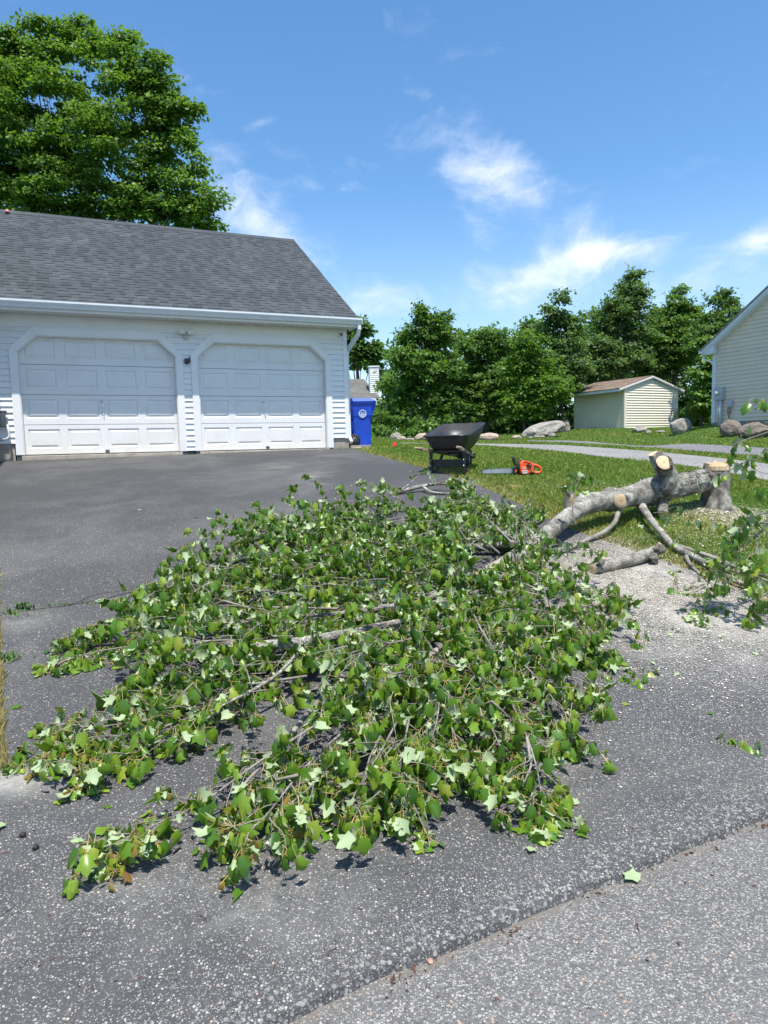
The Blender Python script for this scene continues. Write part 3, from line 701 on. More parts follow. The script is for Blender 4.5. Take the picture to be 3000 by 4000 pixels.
            m.build("door_section", M['door'], d, recalc=False)
            for x0, x1 in holes:
                p = MB(); R = [(0, 0.), (.020, .013), (.030, .013), (.060, .001)]
                loops = [[(x0 + i, yd + dpt, h0 + i), (x1 - i, yd + dpt, h0 + i), (x1 - i, yd + dpt, h1 - i), (x0 + i, yd + dpt, h1 - i)] for i, dpt in R]
                for L0, L1 in zip(loops[:-1], loops[1:]):
                    for i in range(4): p.quad([L0[i], L0[(i + 1) % 4], L1[(i + 1) % 4], L1[i]])
                p.quad(loops[-1]); p.build("door_panel", M['door'], d, recalc=False)
        m = MB(); m.box(A, B, yd + .03, yd + .045, ZB - .01, H); m.build("door_backing", M['darkgrey'], d)
        # T handle, lock, bottom latch
        cx = (A + B) / 2; zc = ZB + 2 * sh - .22
        m = MB(); m.prism([(cx - .018, zc + .06), (cx + .022, zc + .03), (cx + .022, zc - .085), (cx + .006, zc - .115), (cx - .018, zc - .06)], yd - .005, yd - .001); m.box(cx - .03, cx + .03, yd - .05, yd - .035, zc - .005, zc + .012)
        m.tube([(cx, yd - .045, zc), (cx, yd, zc)], .007, 8); m.tube([(cx + .008, yd - .006, zc - .11), (cx + .012, yd - .006, zc - .21)], .006, 6); m.build("handle", M['steel'], d)
        m = MB(); m.lathe([(0, yd - .012), (.02, yd - .011), (.026, yd - .001)], 14, (cx - .012, 0, zc + .11), axis=1); m.build("lock", M['steel'], d)
        m = MB(); m.box(cx + .0, cx + .07, yd - .012, yd - .001, ZB + .012, ZB + .06); m.build("latch", M['darkgrey'], d)
        m = MB(); m.box(A, B, yd - .012, yd + .03, ZB - .014, ZB + .004); m.build("rubber_seal", M['rubber'], d)
    # roof
    o0, zE, o1, zR = -.44, 2.60, 4.05, 5.42; L = math.hypot(o1 - o0, zR - zE); sy, sz = (o1 - o0) / L, (zR - zE) / L
    XL, XR = -2.3, 5.12
    r = MB(); th = .05
    r.hexa([(XL, o0, zE - .02), (XR, o0, zE - .02), (XR, o1, zR - .02), (XL, o1, zR - .02), (XL, o0, zE - .02 - th), (XR, o0, zE - .02 - th), (XR, o1, zR - .02 - th), (XL, o1, zR - .02 - th)])
    r.hexa([(XL, o1, zR - .02), (XR, o1, zR - .02), (XR, 8.6, 2.56), (XL, 8.6, 2.56), (XL, o1, zR - .08), (XR, o1, zR - .08), (XR, 8.6, 2.5), (XL, 8.6, 2.5)])
    roof = r.build("roof", M['shingle'], g)
    rows = []; exposure = .142; nrow = int(L / exposure); pieces = []
    lr = random.Random(3)
    def P(x, d, h): return (x, o0 + sy * d - sz * h, zE + sz * d + sy * h)
    for i in range(nrow):
        d0 = i * exposure - .015; d1 = d0 + exposure + .05; x = XL - lr.random() * .3; tall = 0
        while x < XR:
            w = lr.choice((.10, .14, .17, .20, .24)) if tall else lr.choice((.11, .15, .19, .23)); x0, x1 = max(x, XL), min(x + w, XR)
            if x1 > x0 + .01:
                hh = (.011 if tall else .0055) + lr.random() * .0015
                pieces.append((i, x0 + .001, x1 - .001, d0 - (.006 if tall else 0), d1, hh, min(1, max(0, (.30 if tall else .55) + lr.gauss(0, .20)))))
            x += w; tall = 1 - tall
    def piece(mb, p):
        i, x0, x1, d0, d1, hh, tint = p
        mb.hexa([P(x0, d0, hh), P(x1, d0, hh), P(x1, d1, .001), P(x0, d1, .001), P(x0, d0, -.004), P(x1, d0, -.004), P(x1, d1, -.012), P(x0, d1, -.012)])
    vis = [p for p in pieces if p[1] > -1.75]; big = set(id(p) for p in sorted(vis, key=lambda p: -(p[2] - p[1]) / (12 + p[3]))[:300])
    rest = MB(); tints = []
    for p in pieces:
        if id(p) in big:
            q = MB(); piece(q, p); me = q.mesh("shingle", M['shingle']); a = me.attributes.new('tint', 'FLOAT', 'POINT'); a.data.foreach_set('value', [p[6]] * len(me.vertices)); link("shingle", me, roof)
        else: piece(rest, p); tints += [p[6]] * 8
    me = rest.mesh("shingles", M['shingle'], recalc=False); a = me.attributes.new('tint', 'FLOAT', 'POINT'); a.data.foreach_set('value', tints); tag(link("shingles", me, roof), kind='stuff')
    m = MB(); x = XL; tl = []; 
    while x < XR:
        x1 = min(x + .30, XR); h = .012 + lr.random() * .006
        m.hexa([(x, o1 - .17, zR - .105 + h), (x1 - .004, o1 - .17, zR - .105 + h), (x1 - .004, o1, zR + .012 + h), (x, o1, zR + .012 + h), (x, o1 - .17, zR - .12), (x1, o1 - .17, zR - .12), (x1, o1, zR - .01), (x, o1, zR - .01)])
        m.hexa([(x, o1, zR + .012 + h), (x1 - .004, o1, zR + .012 + h), (x1 - .004, o1 + .17, zR - .105 + h), (x, o1 + .17, zR - .105 + h), (x, o1, zR - .01), (x1, o1, zR - .01), (x1, o1 + .17, zR - .12), (x, o1 + .17, zR - .12)]); tl += [.3 + lr.random() * .3] * 16; x = x1
    me = m.mesh("ridge_cap", M['shingle'], recalc=False); a = me.attributes.new('tint', 'FLOAT', 'POINT'); a.data.foreach_set('value', tl); link("ridge_cap", me, roof)
    m = MB(); m.hexa([(XR - .03, o0, zE - .05), (XR - .001, o0, zE - .05), (XR - .001, o1, zR - .05), (XR - .03, o1, zR - .05), (XR - .03, o0, zE - .2), (XR - .001, o0, zE - .2), (XR - .001, o1, zR - .2), (XR - .03, o1, zR - .2)]); m.build("rake_board", M['trim'], roof)
    # eaves: soffit with its folds, fascia, gutter, downspout
    m = MB(); m.box(XL, 5.08, o0 + .02, .0, 2.462, 2.48)
    x = XL + .05
    while x < 5.05: m.hexa([(x, o0 + .03, 2.447), (x + .012, o0 + .03, 2.447), (x + .012, -.02, 2.447), (x, -.02, 2.447), (x - .006, o0 + .03, 2.463), (x + .018, o0 + .03, 2.463), (x + .018, -.02, 2.463), (x - .006, -.02, 2.463)]); x += .118
    m.build("soffit", M['soffit'], g)
    m = MB(); m.box(XL, 5.08, o0 + .005, o0 + .02, 2.44, 2.60); m.box(5.06, 5.08, o0 + .02, .05, 2.44, 2.58); m.build("fascia", M['trim'], g)
    gp = [(o0, 2.605), (o0, 2.485), (o0 - .062, 2.485), (o0 - .075, 2.52), (o0 - .098, 2.548), (o0 - .108, 2.57), (o0 - .108, 2.60), (o0 - .10, 2.60), (o0 - .10, 2.572), (o0 - .07, 2.528), (o0 - .058, 2.492), (o0 - .008, 2.492), (o0 - .008, 2.605)]
    m = MB(); m.prism(gp, XL, 5.14, axis=0); m.box(5.135, 5.145, o0 - .106, o0, 2.487, 2.60); m.build("gutter", M['alu'], g)
    m = MB(); m.tube([(5.09, o0 - .03, 2.49), (5.09, o0 - .03, 2.40), (5.085, o0 + .02, 2.30), (5.05, .10, 2.06), (5.03, .13, 1.95), (5.03, .13, .30), (5.03, .12, .22), (5.035, .02, .12)], 1, rect=(.032, .042)); m.build("downspout", M['alu'], g, bevel=.006)
    return g
build_garage()

def at_wall(s, o, z): return tuple(gw(s, o, z))
# things fixed to the garage
t = thing("flood_light", at_wall(1.74, -.02, 2.17), "twin-head outdoor floodlight on the frieze between the garage doors", "floodlight", GR)
m = MB(); m.lathe([(.0, -.035), (.045, -.03), (.055, 0)], 16, axis=1); m.tube([(0, -.03, 0), (0, -.06, .05)], .018, 8); m.build("base", M['lampbody'], t)
for sx in (-1, 1):
    m = MB(); m.hexa([(sx * .02, -.10, .035), (sx * .15, -.09, .05), (sx * .15, -.09, .13), (sx * .02, -.10, .12), (sx * .03, -.05, .045), (sx * .14, -.045, .055), (sx * .14, -.045, .12), (sx * .03, -.05, .11)]); h = m.build("lamp_head", M['lampbody'], t, bevel=.006)
    m = MB(); m.hexa([(sx * .03, -.104, .045), (sx * .14, -.095, .058), (sx * .14, -.095, .12), (sx * .03, -.104, .11), (sx * .03, -.099, .045), (sx * .14, -.091, .058), (sx * .14, -.091, .12), (sx * .03, -.099, .11)]); m.build("lens", M['lamp'], h)
m = MB(); m.lathe([(0, -.05), (.02, -.04), (.03, -.015), (.03, 0)], 12, (0, -.05, 0), axis=2); m.build("motion_sensor", M['lampbody'], t)
t = thing("security_camera", at_wall(4.84, -.02, 2.34), "small white round security camera under the eave by the garage corner", "camera", GR)
m = MB(); m.lathe([(0, -.075), (.03, -.07), (.045, -.04), (.045, 0)], 18, axis=1); m.build("housing", M['white'], t)
m = MB(); m.lathe([(0, -.082), (.022, -.079), (.028, -.071)], 16, axis=1); m.build("lens", M['blackplastic'], t)
t = thing("key_box", at_wall(1.735, -.02, 1.72), "small black box with stubby antenna on the siding between the garage doors", "sensor box", GR)
m = MB(); m.box(-.045, .035, -.05, 0, -.05, .05); m.build("box", M['blackplastic'], t, bevel=.006)
m = MB(); m.tube([(.045, -.02, -.02), (.045, -.02, .075)], .012, 8); m.build("antenna", M['blackplastic'], t)
t = thing("gas_pipe", at_wall(-1.36, -.10, .35), "grey meter pipe and valve on the wall left of the garage doors", "meter", GR)
m = MB(); m.box(-.14, .025, -.05, .05, .40, .44); m.build("cap", M['darkgrey'], t, bevel=.006)
m = MB(); m.box(-.14, .005, -.05, .05, .16, .39); m.build("box", M['darkgrey'], t, bevel=.01)
m = MB(); m.tube([(0.02, 0, .2), (.035, 0, .05), (.04, -.02, -.0), (.0, -.03, -.05), (-.1, -.03, -.06)], .022, 8); m.build("pipe", M['grey'], t)
t = thing("vent_cap", tuple(gw(-1.42, 3.85, 5.335)), "small pale pink cap lying near the top of the grey garage roof", "cap", GR)
m = MB(); m.lathe([(0, .05), (.03, .048), (.045, .03), (.05, -.01)], 12); m.build("cap", M['pink'], t)
# the house the garage leans on: its corner stands just outside the picture
t = thing("house", at_wall(-1.53, -5.4, 0), "corner of the white house beside the garage, at the left edge", "house", GR)
m = MB(); m.box(-6, 0, 0, 5.2, -1.6, 5.6); m.build("wall", M['siding'], t)
m = MB(); m.prism([(-6.3, 5.55), (.02, 5.55), (.02, 5.65), (-3, 8.0), (-6.3, 5.7)], -.3, 5.3, axis=1); m.build("roof", M['farroof'], t)
m = MB(); m.prism([(-.001, 0), (.012, 0), (.012, .1), (-.001, .1)], -1.5, 5.5, axis=2); m.build("corner_board", M['trim'], t)
# ------------------------------------------------------------------ wheeled bin
def build_bin():
    P = at(1410, 1744); g = thing("wheeled_bin", (P[0], P[1], P[2]), "blue wheeled refuse bin with white town emblem, standing beside the garage corner", "bin", rad(6))
    def ring(w0, w1, d0, d1, z, bev=.05): return [(-w0 + bev, d0, z), (w1 - bev, d0, z), (w1, d0 + bev, z), (w1, d1 - bev, z), (w1 - bev, d1, z), (-w0 + bev, d1, z), (-w0, d1 - bev, z), (-w0, d0 + bev, z)]
    m = MB(); prof = [(.0, .205, -.22, .20), (.02, .21, -.225, .21), (.30, .215, -.235, .22), (.56, .222, -.245, .24), (.615, .235, -.25, .255), (.66, .262, -.262, .27), (.80, .268, -.27, .28), (.92, .272, -.275, .285)]
    R = [ring(w, w, a, b, z) for z, w, a, b in prof]
    for A, B in zip(R[:-1], R[1:]):
        for i in range(8): m.quad([A[i], A[(i + 1) % 8], B[(i + 1) % 8], B[i]], smooth=False)
    m.quad(R[0]); m.quad(R[-1]); m.build("body", M['blue'], g, bevel=.008)
    m = MB(); m.box(-.285, .285, -.295, .30, .905, .955); m.build("rim", M['blue'], g, bevel=.012)
    m = MB(); m.box(.27, .325, -.2, .26, .79, .95); m.build("handle", M['blue'], g, bevel=.012)
    m = MB(); m.hexa([(-.29, -.31, .957), (.30, -.31, .957), (.30, .31, .957), (-.29, .31, .957), (-.22, -.26, 1.03), (.20, -.26, 1.03), (.20, .26, 1.045), (-.22, .26, 1.045)])
    m.hexa([(.30, -.25, .957), (.34, -.25, .957), (.34, .25, .957), (.30, .25, .957), (.24, -.22, 1.01), (.33, -.24, .975), (.33, .24, .975), (.24, .22, 1.02)]); m.build("lid", M['bluelid'], g, bevel=.018)
    # the wheel sits in a cut-out low on the left
    w = MB(); w.lathe([(.06, -.03), (.10, -.035), (.125, -.03), (.135, -.012), (.135, .012), (.125, .03), (.06, .03)], 24, (-.165, -.245, .135), axis=1); wh = w.build("wheel", M['rubber'], g)
    m = MB(); m.lathe([(0, -.045), (.02, -.045), (.024, -.03), (.1, -.022), (.1, .0)], 20, (-.165, -.25, .135), axis=1)
    for k in range(10):
        a = k * math.pi / 5; m.tube([(-.165 + .02 * math.cos(a), -.288, .135 + .02 * math.sin(a)), (-.165 + .1 * math.cos(a), -.276, .135 + .1 * math.sin(a))], .006, 5)
    m.build("rim", M['darkgrey'], wh)
    m = MB(); m.prism([(-.222, .26), (-.222, .52), (-.13, .585), (-.10, .57), (-.17, .40)], -.252, -.238); m.build("grip_recess", M['bluelid'], g)
    # emblem: ring, gateway with columns, chevrons
    cx, cz, y = .035, .70, -.2695
    def Pt(a, r): return (cx + r * math.cos(a), cz + r * math.sin(a) * 1.05)
    m = MB(); n = 40
    def yy(z): return -.265 - (z - .66) * .06 - .004
    def Q(p, d=0): return (p[0], yy(p[1]) - d, p[1])
    for k in range(n):
        a0, a1 = 2 * math.pi * k / n, 2 * math.pi * (k + 1) / n
        m.quad([Q(Pt(a0, .084)), Q(Pt(a1, .084)), Q(Pt(a1, .056)), Q(Pt(a0, .056))])
        if a0 > math.pi * 1.0: m.quad([Q(Pt(a0, .056)), Q(Pt(a1, .056)), Q((Pt(a1, .056)[0], cz - .012)), Q((Pt(a0, .056)[0], cz - .012))])
    for x0, x1, z0, z1 in ((-.03, .03, .022, .03), (-.034, -.018, -.012, .018), (-.012, -.004, -.012, .02), (.004, .012, -.012, .02), (.018, .03, -.012, .018)):
        m.quad([Q((cx + x0, cz + z0)), Q((cx + x1, cz + z0)), Q((cx + x1, cz + z1)), Q((cx + x0, cz + z1))])
    e = m.build("emblem", M['decal'], g, recalc=False)
    m = MB()
    for k in range(11):   # small dark strokes where the ring carries its lettering
        a = .35 + k * .24; p, q = Pt(a, .063), Pt(a, .077); dx = .0035
        m.quad([Q((p[0] - dx, p[1]), .001), Q((p[0] + dx, p[1]), .001), Q((q[0] + dx, q[1]), .001), Q((q[0] - dx, q[1]), .001)])
    for sx in (-1, 1):
        m.quad([Q((cx + sx * .062, cz - .032), .001), Q((cx + sx * .068, cz - .024), .001), Q((cx + sx * .036, cz - .066), .001), Q((cx + sx * .030, cz - .06), .001)])
        m.quad([Q((cx + sx * .003, cz - .045), .001), Q((cx + sx * .026, cz - .022), .001), Q((cx + sx * .03, cz - .027), .001), Q((cx + sx * .005, cz - .053), .001)])
    m.build("emblem_print", M['blue'], g, recalc=False)
build_bin()
P = at(1412, 1751); t = thing("splash_block", (P[0], P[1], P[2]), "weathered concrete splash block in the grass below the downspout", "splash block", rad(-25))
m = MB(); m.hexa([(-.11, -.25, -.02), (.11, -.22, -.02), (.11, .2, -.02), (-.11, .2, -.02), (-.11, -.25, .02), (.11, -.22, .02), (.11, .2, .05), (-.11, .2, .05)]); m.build("slab", M['concrete'], t, bevel=.01)
for sx in (-1, 1):
    m = MB(); m.box(sx * .12 - .015, sx * .12 + .015, -.24, .2, -.02, .065); m.build("raised_edge", M['concrete'], t, bevel=.008)

# ------------------------------------------------------------------ distant house with chimney
def build_far_house():
    Z = 46.0; E = deep(1488, 1558, Z); g = thing("house", (E[0], E[1], T(E[0], E[1])), "small white house far behind the bin, with grey roof and tall sided chimney", "house", rad(8))
    h = E[2] - T(E[0], E[1]); k = Z / FPX
    w = MB(); w.box(-9, -.35, .3, 8, -.4, h - .1); w.build("wall", M['siding'], g)
    up = 95 * k; r = MB(); r.hexa([(-9, -.2, h), (0, -.2, h), (-.78, 3.2, h + up), (-9, 3.2, h + up), (-9, -.2, h - .14), (0, -.2, h - .14), (-.78, 3.2, h + up - .14), (-9, 3.2, h + up - .14)]); rf = r.build("roof", M['farroof'], g)
    lr = random.Random(5); mb = MB(); tl = []
    for i in range(16):
        f0, f1 = i / 16, (i + 1.15) / 16; x = -4.4 + lr.random() * .3
        while x < -.05 - .78 * f0:
            x1 = min(x + lr.uniform(.2, .4), -.02 - .78 * f0); mb.hexa([(x, -.2 + 3.4 * f0, h + up * f0 + .025), (x1 - .01, -.2 + 3.4 * f0, h + up * f0 + .025), (x1 - .01, -.2 + 3.4 * f1, h + up * f1 + .004), (x, -.2 + 3.4 * f1, h + up * f1 + .004), (x, -.2 + 3.4 * f0, h + up * f0 - .01), (x1 - .01, -.2 + 3.4 * f0, h + up * f0 - .01), (x1 - .01, -.2 + 3.4 * f1, h + up * f1 - .01), (x, -.2 + 3.4 * f1, h + up * f1 - .01)]); tl += [lr.random()] * 8; x = x1
    me = mb.mesh("shingles", M['farshingle'], recalc=False); a = me.attributes.new('tint', 'FLOAT', 'POINT'); a.data.foreach_set('value', tl); tag(link("shingles", me, rf), kind='stuff')
    m = MB(); m.box(-9, .1, -.34, -.2, h - .16, h + .02); m.build("gutter", M['alu'], g)
    c0 = -.62; ch = MB(); ch.box(c0, c0 + .62, .8, 1.5, 0, h + 128 * k); c = ch.build("chimney", M['siding'], g)
    z = .2
    while z < h + 126 * k:
        m = MB(); m.hexa([(c0 - .03, .77, z), (c0 + .65, .77, z), (c0 + .65, 1.53, z), (c0 - .03, 1.53, z), (c0 - .005, .795, z + .13), (c0 + .625, .795, z + .13), (c0 + .625, 1.505, z + .13), (c0 - .005, 1.505, z + .13)]); m.build("siding_plank", M['siding'], c); z += .132
    m = MB(); m.box(c0 - .06, c0 + .68, .74, 1.56, h + 128 * k, h + 133 * k); m.build("chimney_cap", M['trim'], c)
    m = MB(); m.box(-.28, -.06, -.2, 0, -.3, h - .15); m.build("porch_post", M['trim'], g)
    m = MB(); m.box(-1.3, -.5, .27, .31, h - 1.6, h - .3); m.build("window", M['glassdark'], g)
build_far_house()

# ------------------------------------------------------------------ neighbouring house at the right edge (gable wall)
def build_right_house():
    az = rad(-25.0); P0 = np.array([11.332, 23.152, .474]); w = np.array([math.sin(az), math.cos(az), 0])
    # local x runs along the gable wall towards the viewer, y out of the wall
    rz = math.atan2(-w[1], -w[0]); g = thing("house", tuple(P0), "grey clapboard neighbour house with electric meter, its gable wall cut by the right edge", "house", rz)
    # x = distance towards viewer, outward normal is local -y  (sign checked below)
    ly = np.array([-math.sin(rz), math.cos(rz), 0]); out = -1 if ly @ np.array([-.9, -.43, 0]) < 0 else 1
    O = out
    rise = lambda x: 2.60 + (x + .3) * .667
    b = MB(); b.prism([(0, -.5), (9.6, -.5), (9.6, 2.62), (4.8, 2.60 + 5.1 * .667), (0, 2.62)], -O * .03, -O * 9, axis=1); b.build("wall", M['greige'], g)
    EXP = .127; z = .10; lo, hi = O * .034, O * .002
    while z < 6.0:
        zb = z + EXP; x0 = .09 if zb < 2.75 else max(.09, (z - 2.60) / .667 - .3); x0b = .09 if zb < 2.70 else max(.09, (zb - 2.60) / .667 - .3)
        x1 = 9.6 - x0 + .09; m = MB()
        if x1 - x0 < .4: break
        zm = z + EXP * .27; md = O * .006; m.hexa([(x0, lo, z), (x1, lo, z), (x1, -O * .02, z), (x0, -O * .02, z), (x0, md, zm), (x1, md, zm), (x1, -O * .02, zm), (x0, -O * .02, zm)]); m.hexa([(x0, md, zm), (x1, md, zm), (x1, -O * .02, zm), (x0, -O * .02, zm), (x0b, hi, zb + .004), (9.69 - x0b, hi, zb + .004), (9.69 - x0b, -O * .02, zb + .004), (x0b, -O * .02, zb + .004)]); m.build("siding_plank", M['greige'], g); z = zb
    m = MB(); m.box(0, 9.6, -O * .04, -O * .01, -.5, .098); m.build("foundation", M['concrete'], g)
    m = MB(); m.prism([(-.03, O * .03), (.10, O * .03), (.10, 0), (0, 0), (0, -O * .12), (-.03, -O * .12)], .08, 2.60, axis=2); m.build("corner_board", M['paletrim'], g)
    # rake board, return, roof edge, gutter end, downspout
    y0, y1 = O * .26, O * .03
    r = MB(); r.hexa([(-.34, O * .30, rise(-.34)), (4.8, O * .30, rise(4.8)), (4.8, -O * 9.2, rise(4.8)), (-.34, -O * 9.2, rise(-.34)), (-.34, O * .30, rise(-.34) - .05), (4.8, O * .30, rise(4.8) - .05), (4.8, -O * 9.2, rise(4.8) - .05), (-.34, -O * 9.2, rise(-.34) - .05)])
    r.hexa([(9.94, O * .30, rise(-.34)), (4.8, O * .30, rise(4.8)), (4.8, -O * 9.2, rise(4.8)), (9.94, -O * 9.2, rise(-.34)), (9.94, O * .30, rise(-.34) - .05), (4.8, O * .30, rise(4.8) - .05), (4.8, -O * 9.2, rise(4.8) - .05), (9.94, -O * 9.2, rise(-.34) - .05)])
    r.build("roof", M['farroof'], g)
    for (dz0, dz1, yy) in ((-.055, -.17, .265), (-.17, -.225, .235)):
        m = MB(); m.hexa([(-.30, O * yy, rise(-.30) + dz0), (4.8, O * yy, rise(4.8) + dz0), (4.8, O * (yy - .03), rise(4.8) + dz0), (-.30, O * (yy - .03), rise(-.30) + dz0), (-.30, O * yy, rise(-.30) + dz1), (4.8, O * yy, rise(4.8) + dz1), (4.8, O * (yy - .03), rise(4.8) + dz1), (-.30, O * (yy - .03), rise(-.30) + dz1)]); m.build("rake_board", M['paletrim'], g)
    m = MB(); m.hexa([(-.30, O * .2, rise(-.3) - .22), (4.8, O * .2, rise(4.8) - .22), (4.8, -O * .02, rise(4.8) - .22), (-.30, -O * .02, rise(-.3) - .22), (-.30, O * .2, rise(-.3) - .24), (4.8, O * .2, rise(4.8) - .24), (4.8, -O * .02, rise(4.8) - .24), (-.30, -O * .02, rise(-.3) - .24)]); m.build("rake_soffit", M['paletrim'], g)
    m = MB(); m.prism([(-.30, 2.40), (.14, 2.40), (.14, 2.78), (-.30, 2.50)], O * .04, O * .23, axis=1); m.build("eave_return", M['paletrim'], g, bevel=.006)
    m = MB(); m.box(-.42, -.30, O * .24, -O * 9.1, 2.46, 2.58); m.build("gutter", M['alu'], g)
    m = MB(); m.tube([(-.36, O * .1, 2.46), (-.36, O * .1, 2.34), (-.30, O * .06, 2.25), (-.08, O * .03, 2.16), (-.06, -O * .06, 2.05), (-.06, -O * .06, .1)], .035, 8); m.build("downspout", M['alu'], g)
    rz_ = g.rotation_euler.z
    def loc(x, y, z):
        c, s = math.cos(rz_), math.sin(rz_); return (P0[0] + c * x - s * y, P0[1] + s * x + c * y, P0[2] + z)
    t = thing("electric_meter", loc(.32, O * .02, 1.04), "grey electric meter box with round glass dial on the neighbour's siding", "meter", rz_)
    m = MB(); m.box(-.16, .16, 0, O * .13, -.20, .22); m.build("box", M['grey'], t, bevel=.008)
    m = MB(); m.box(-.15, .15, O * .132, O * .14, -.19, .2); m.build("cover", M['grey'], t, bevel=.003)
    m = MB(); m.lathe([(.085, O * .14), (.085, O * .165), (.07, O * .17)], 20, (-.03, 0, .03), axis=1); m.build("collar", M['steel'], t)
    m = MB(); m.lathe([(.065, O * .17), (.06, O * .21), (.04, O * .225), (0, O * .23)], 18, (-.03, 0, .03), axis=1); m.build("dial", M['lamp'], t)
    for x, rr in ((-.045, .03), (.04, .05)):
        m = MB(); m.tube([(x, O * .06, -.2), (x, O * .06, -1.15)], rr, 10); m.build("conduit", M['pvc'], t)
    t = thing("utility_box", loc(.70, O * .02, .70), "small grey utility box with dangling cables beside the electric meter", "utility box", rz_)
    m = MB(); m.box(-.09, .09, 0, O * .08, -.11, .11); m.build("box", M['grey'], t, bevel=.008)
    m = MB()
    for k, (dx, e) in enumerate(((-.05, -.55), (0, -.75), (.05, -.35))): m.tube([(dx, O * .04, -.11), (dx + .03 * (k - 1), O * .07, -.25), (dx - .06 * (k - 1), O * .05, e)], .008, 6)
    m.build("cable", M['black'], t)
    m = MB(); m.tube([(-.09, O * .05, -.28), (-.03, O * .08, -.3), (.02, O * .05, -.26)], .015, 6); m.build("red_tag", M['red'], t)
build_right_house()

# ------------------------------------------------------------------ cream shed
def build_shed():
    az = rad(62.0); S0 = np.array([11.192, 31.209, .60]); rz = rad(28.0)   # local x along the lit gable front, y back along the shaded side
    g = thing("garden_shed", tuple(S0), "small cream clapboard shed with brown roof and white trim before the trees", "shed", rz)
    Wd, Lg = 3.55, 3.15; H = 1.92; A = 2.33
    b = MB(); b.prism([(0.02, -.5), (Wd - .02, -.5), (Wd - .02, H), (Wd / 2, A), (0.02, H)], .02, Lg - .02, axis=1); b.build("wall", M['cream'], g)
    EXP = .117; z = -.10
    while z < A - .08:
        zb = z + EXP; x0 = .06 if z < H - .05 else max(.06, (z - H + .06) / (A - H) * Wd / 2); x0b = .06 if zb < H - .05 else max(.06, (zb - H + .06) / (A - H) * Wd / 2)
        if Wd - 2 * x0b < .2: x0b = Wd / 2 - .1
        m = MB(); m.hexa([(x0, -.036, z), (Wd - x0, -.036, z), (Wd - x0, .03, z), (x0, .03, z), (x0b, -.003, zb + .004), (Wd - x0b, -.003, zb + .004), (Wd - x0b, .03, zb + .004), (x0b, .03, zb + .004)]); m.build("siding_plank", M['cream'], g)
        if zb < H + .05:
            m = MB(); m.hexa([(-.036, .06, z), (-.036, Lg - .06, z), (.03, Lg - .06, z), (.03, .06, z), (-.003, .06, zb + .004), (-.003, Lg - .06, zb + .004), (.03, Lg - .06, zb + .004), (.03, .06, zb + .004)]); m.build("siding_plank", M['cream'], g)
        z = zb
    for x, y in ((0, 0), (Wd, 0), (0, Lg)):
        m = MB(); sx = 1 if x == 0 else -1; sy = 1 if y == 0 else -1
        m.prism([(x - sx * .042, y - sy * .042), (x + sx * .07, y - sy * .042), (x + sx * .07, y + sy * .01), (x + sx * .01, y + sy * .01), (x + sx * .01, y + sy * .07), (x - sx * .042, y + sy * .07)], -.2, H + .02, axis=2); m.build("corner_board", M['creamtrim'], g)
    sl = (A + .10 - H) / (Wd / 2); ov = .42; fy = -.085; by = Lg + .45
    def zr(d): return A + .13 - sl * d
    r = MB()
    for s in (-1, 1):
        xe = Wd / 2 + s * (Wd / 2 + ov); ze = zr(Wd / 2 + ov); r.hexa([(Wd / 2, fy, zr(0)), (xe, fy, ze), (xe, by, ze), (Wd / 2, by, zr(0)), (Wd / 2, fy, zr(0) - .035), (xe, fy, ze - .035), (xe, by, ze - .035), (Wd / 2, by, zr(0) - .035)])
    rf = r.build("roof", M['brownroof'], g)
    lr = random.Random(8); mb = MB(); tl = []
    for s in (-1, 1):
        Lr = Wd / 2 + ov
        for i in range(15):
            d0 = Lr - i * Lr / 15 + .01; d1 = d0 - Lr / 15 * 1.2; y = fy
            while y < by:
                y1 = min(by, y + lr.uniform(.2, .4)); h = lr.uniform(.008, .02)
                mb.hexa([(Wd / 2 + s * d0, y, zr(d0) + h), (Wd / 2 + s * d0, y1 - .008, zr(d0) + h), (Wd / 2 + s * d1, y1 - .008, zr(d1) + .003), (Wd / 2 + s * d1, y, zr(d1) + .003), (Wd / 2 + s * d0, y, zr(d0) - .01), (Wd / 2 + s * d0, y1 - .008, zr(d0) - .01), (Wd / 2 + s * d1, y1 - .008, zr(d1) - .01), (Wd / 2 + s * d1, y, zr(d1) - .01)]); tl += [lr.random()] * 8; y = y1
    me = mb.mesh("shingles", M['brownshingle']); a = me.attributes.new('tint', 'FLOAT', 'POINT'); vv = (tl + [0.5] * len(me.vertices))[:len(me.vertices)]; a.data.foreach_set('value', vv); tag(link("shingles", me, rf), kind='stuff')
    for s in (-1, 1):
        xe = Wd / 2 + s * (Wd / 2 + ov); ze = zr(Wd / 2 + ov)
        for (o, t0, t1) in ((0, -.036, -.11), (.014, -.036, -.066)):
            m = MB(); m.hexa([(Wd / 2, fy - .02 - o, zr(0) + t0), (xe, fy - .02 - o, ze + t0), (xe, fy + .0 - o, ze + t0), (Wd / 2, fy + .0 - o, zr(0) + t0), (Wd / 2, fy - .02 - o, zr(0) + t1 - .02), (xe, fy - .02 - o, ze + t1 - .02), (xe, fy - o, ze + t1 - .02), (Wd / 2, fy - o, zr(0) + t1 - .02)]); m.build("rake_board", M['trim'], g)
        m = MB(); m.box(min(xe, xe - s * .02), max(xe, xe - s * .02), fy + .002, by, ze - .15, ze - .037); m.build("fascia", M['alu'], g)
build_shed()

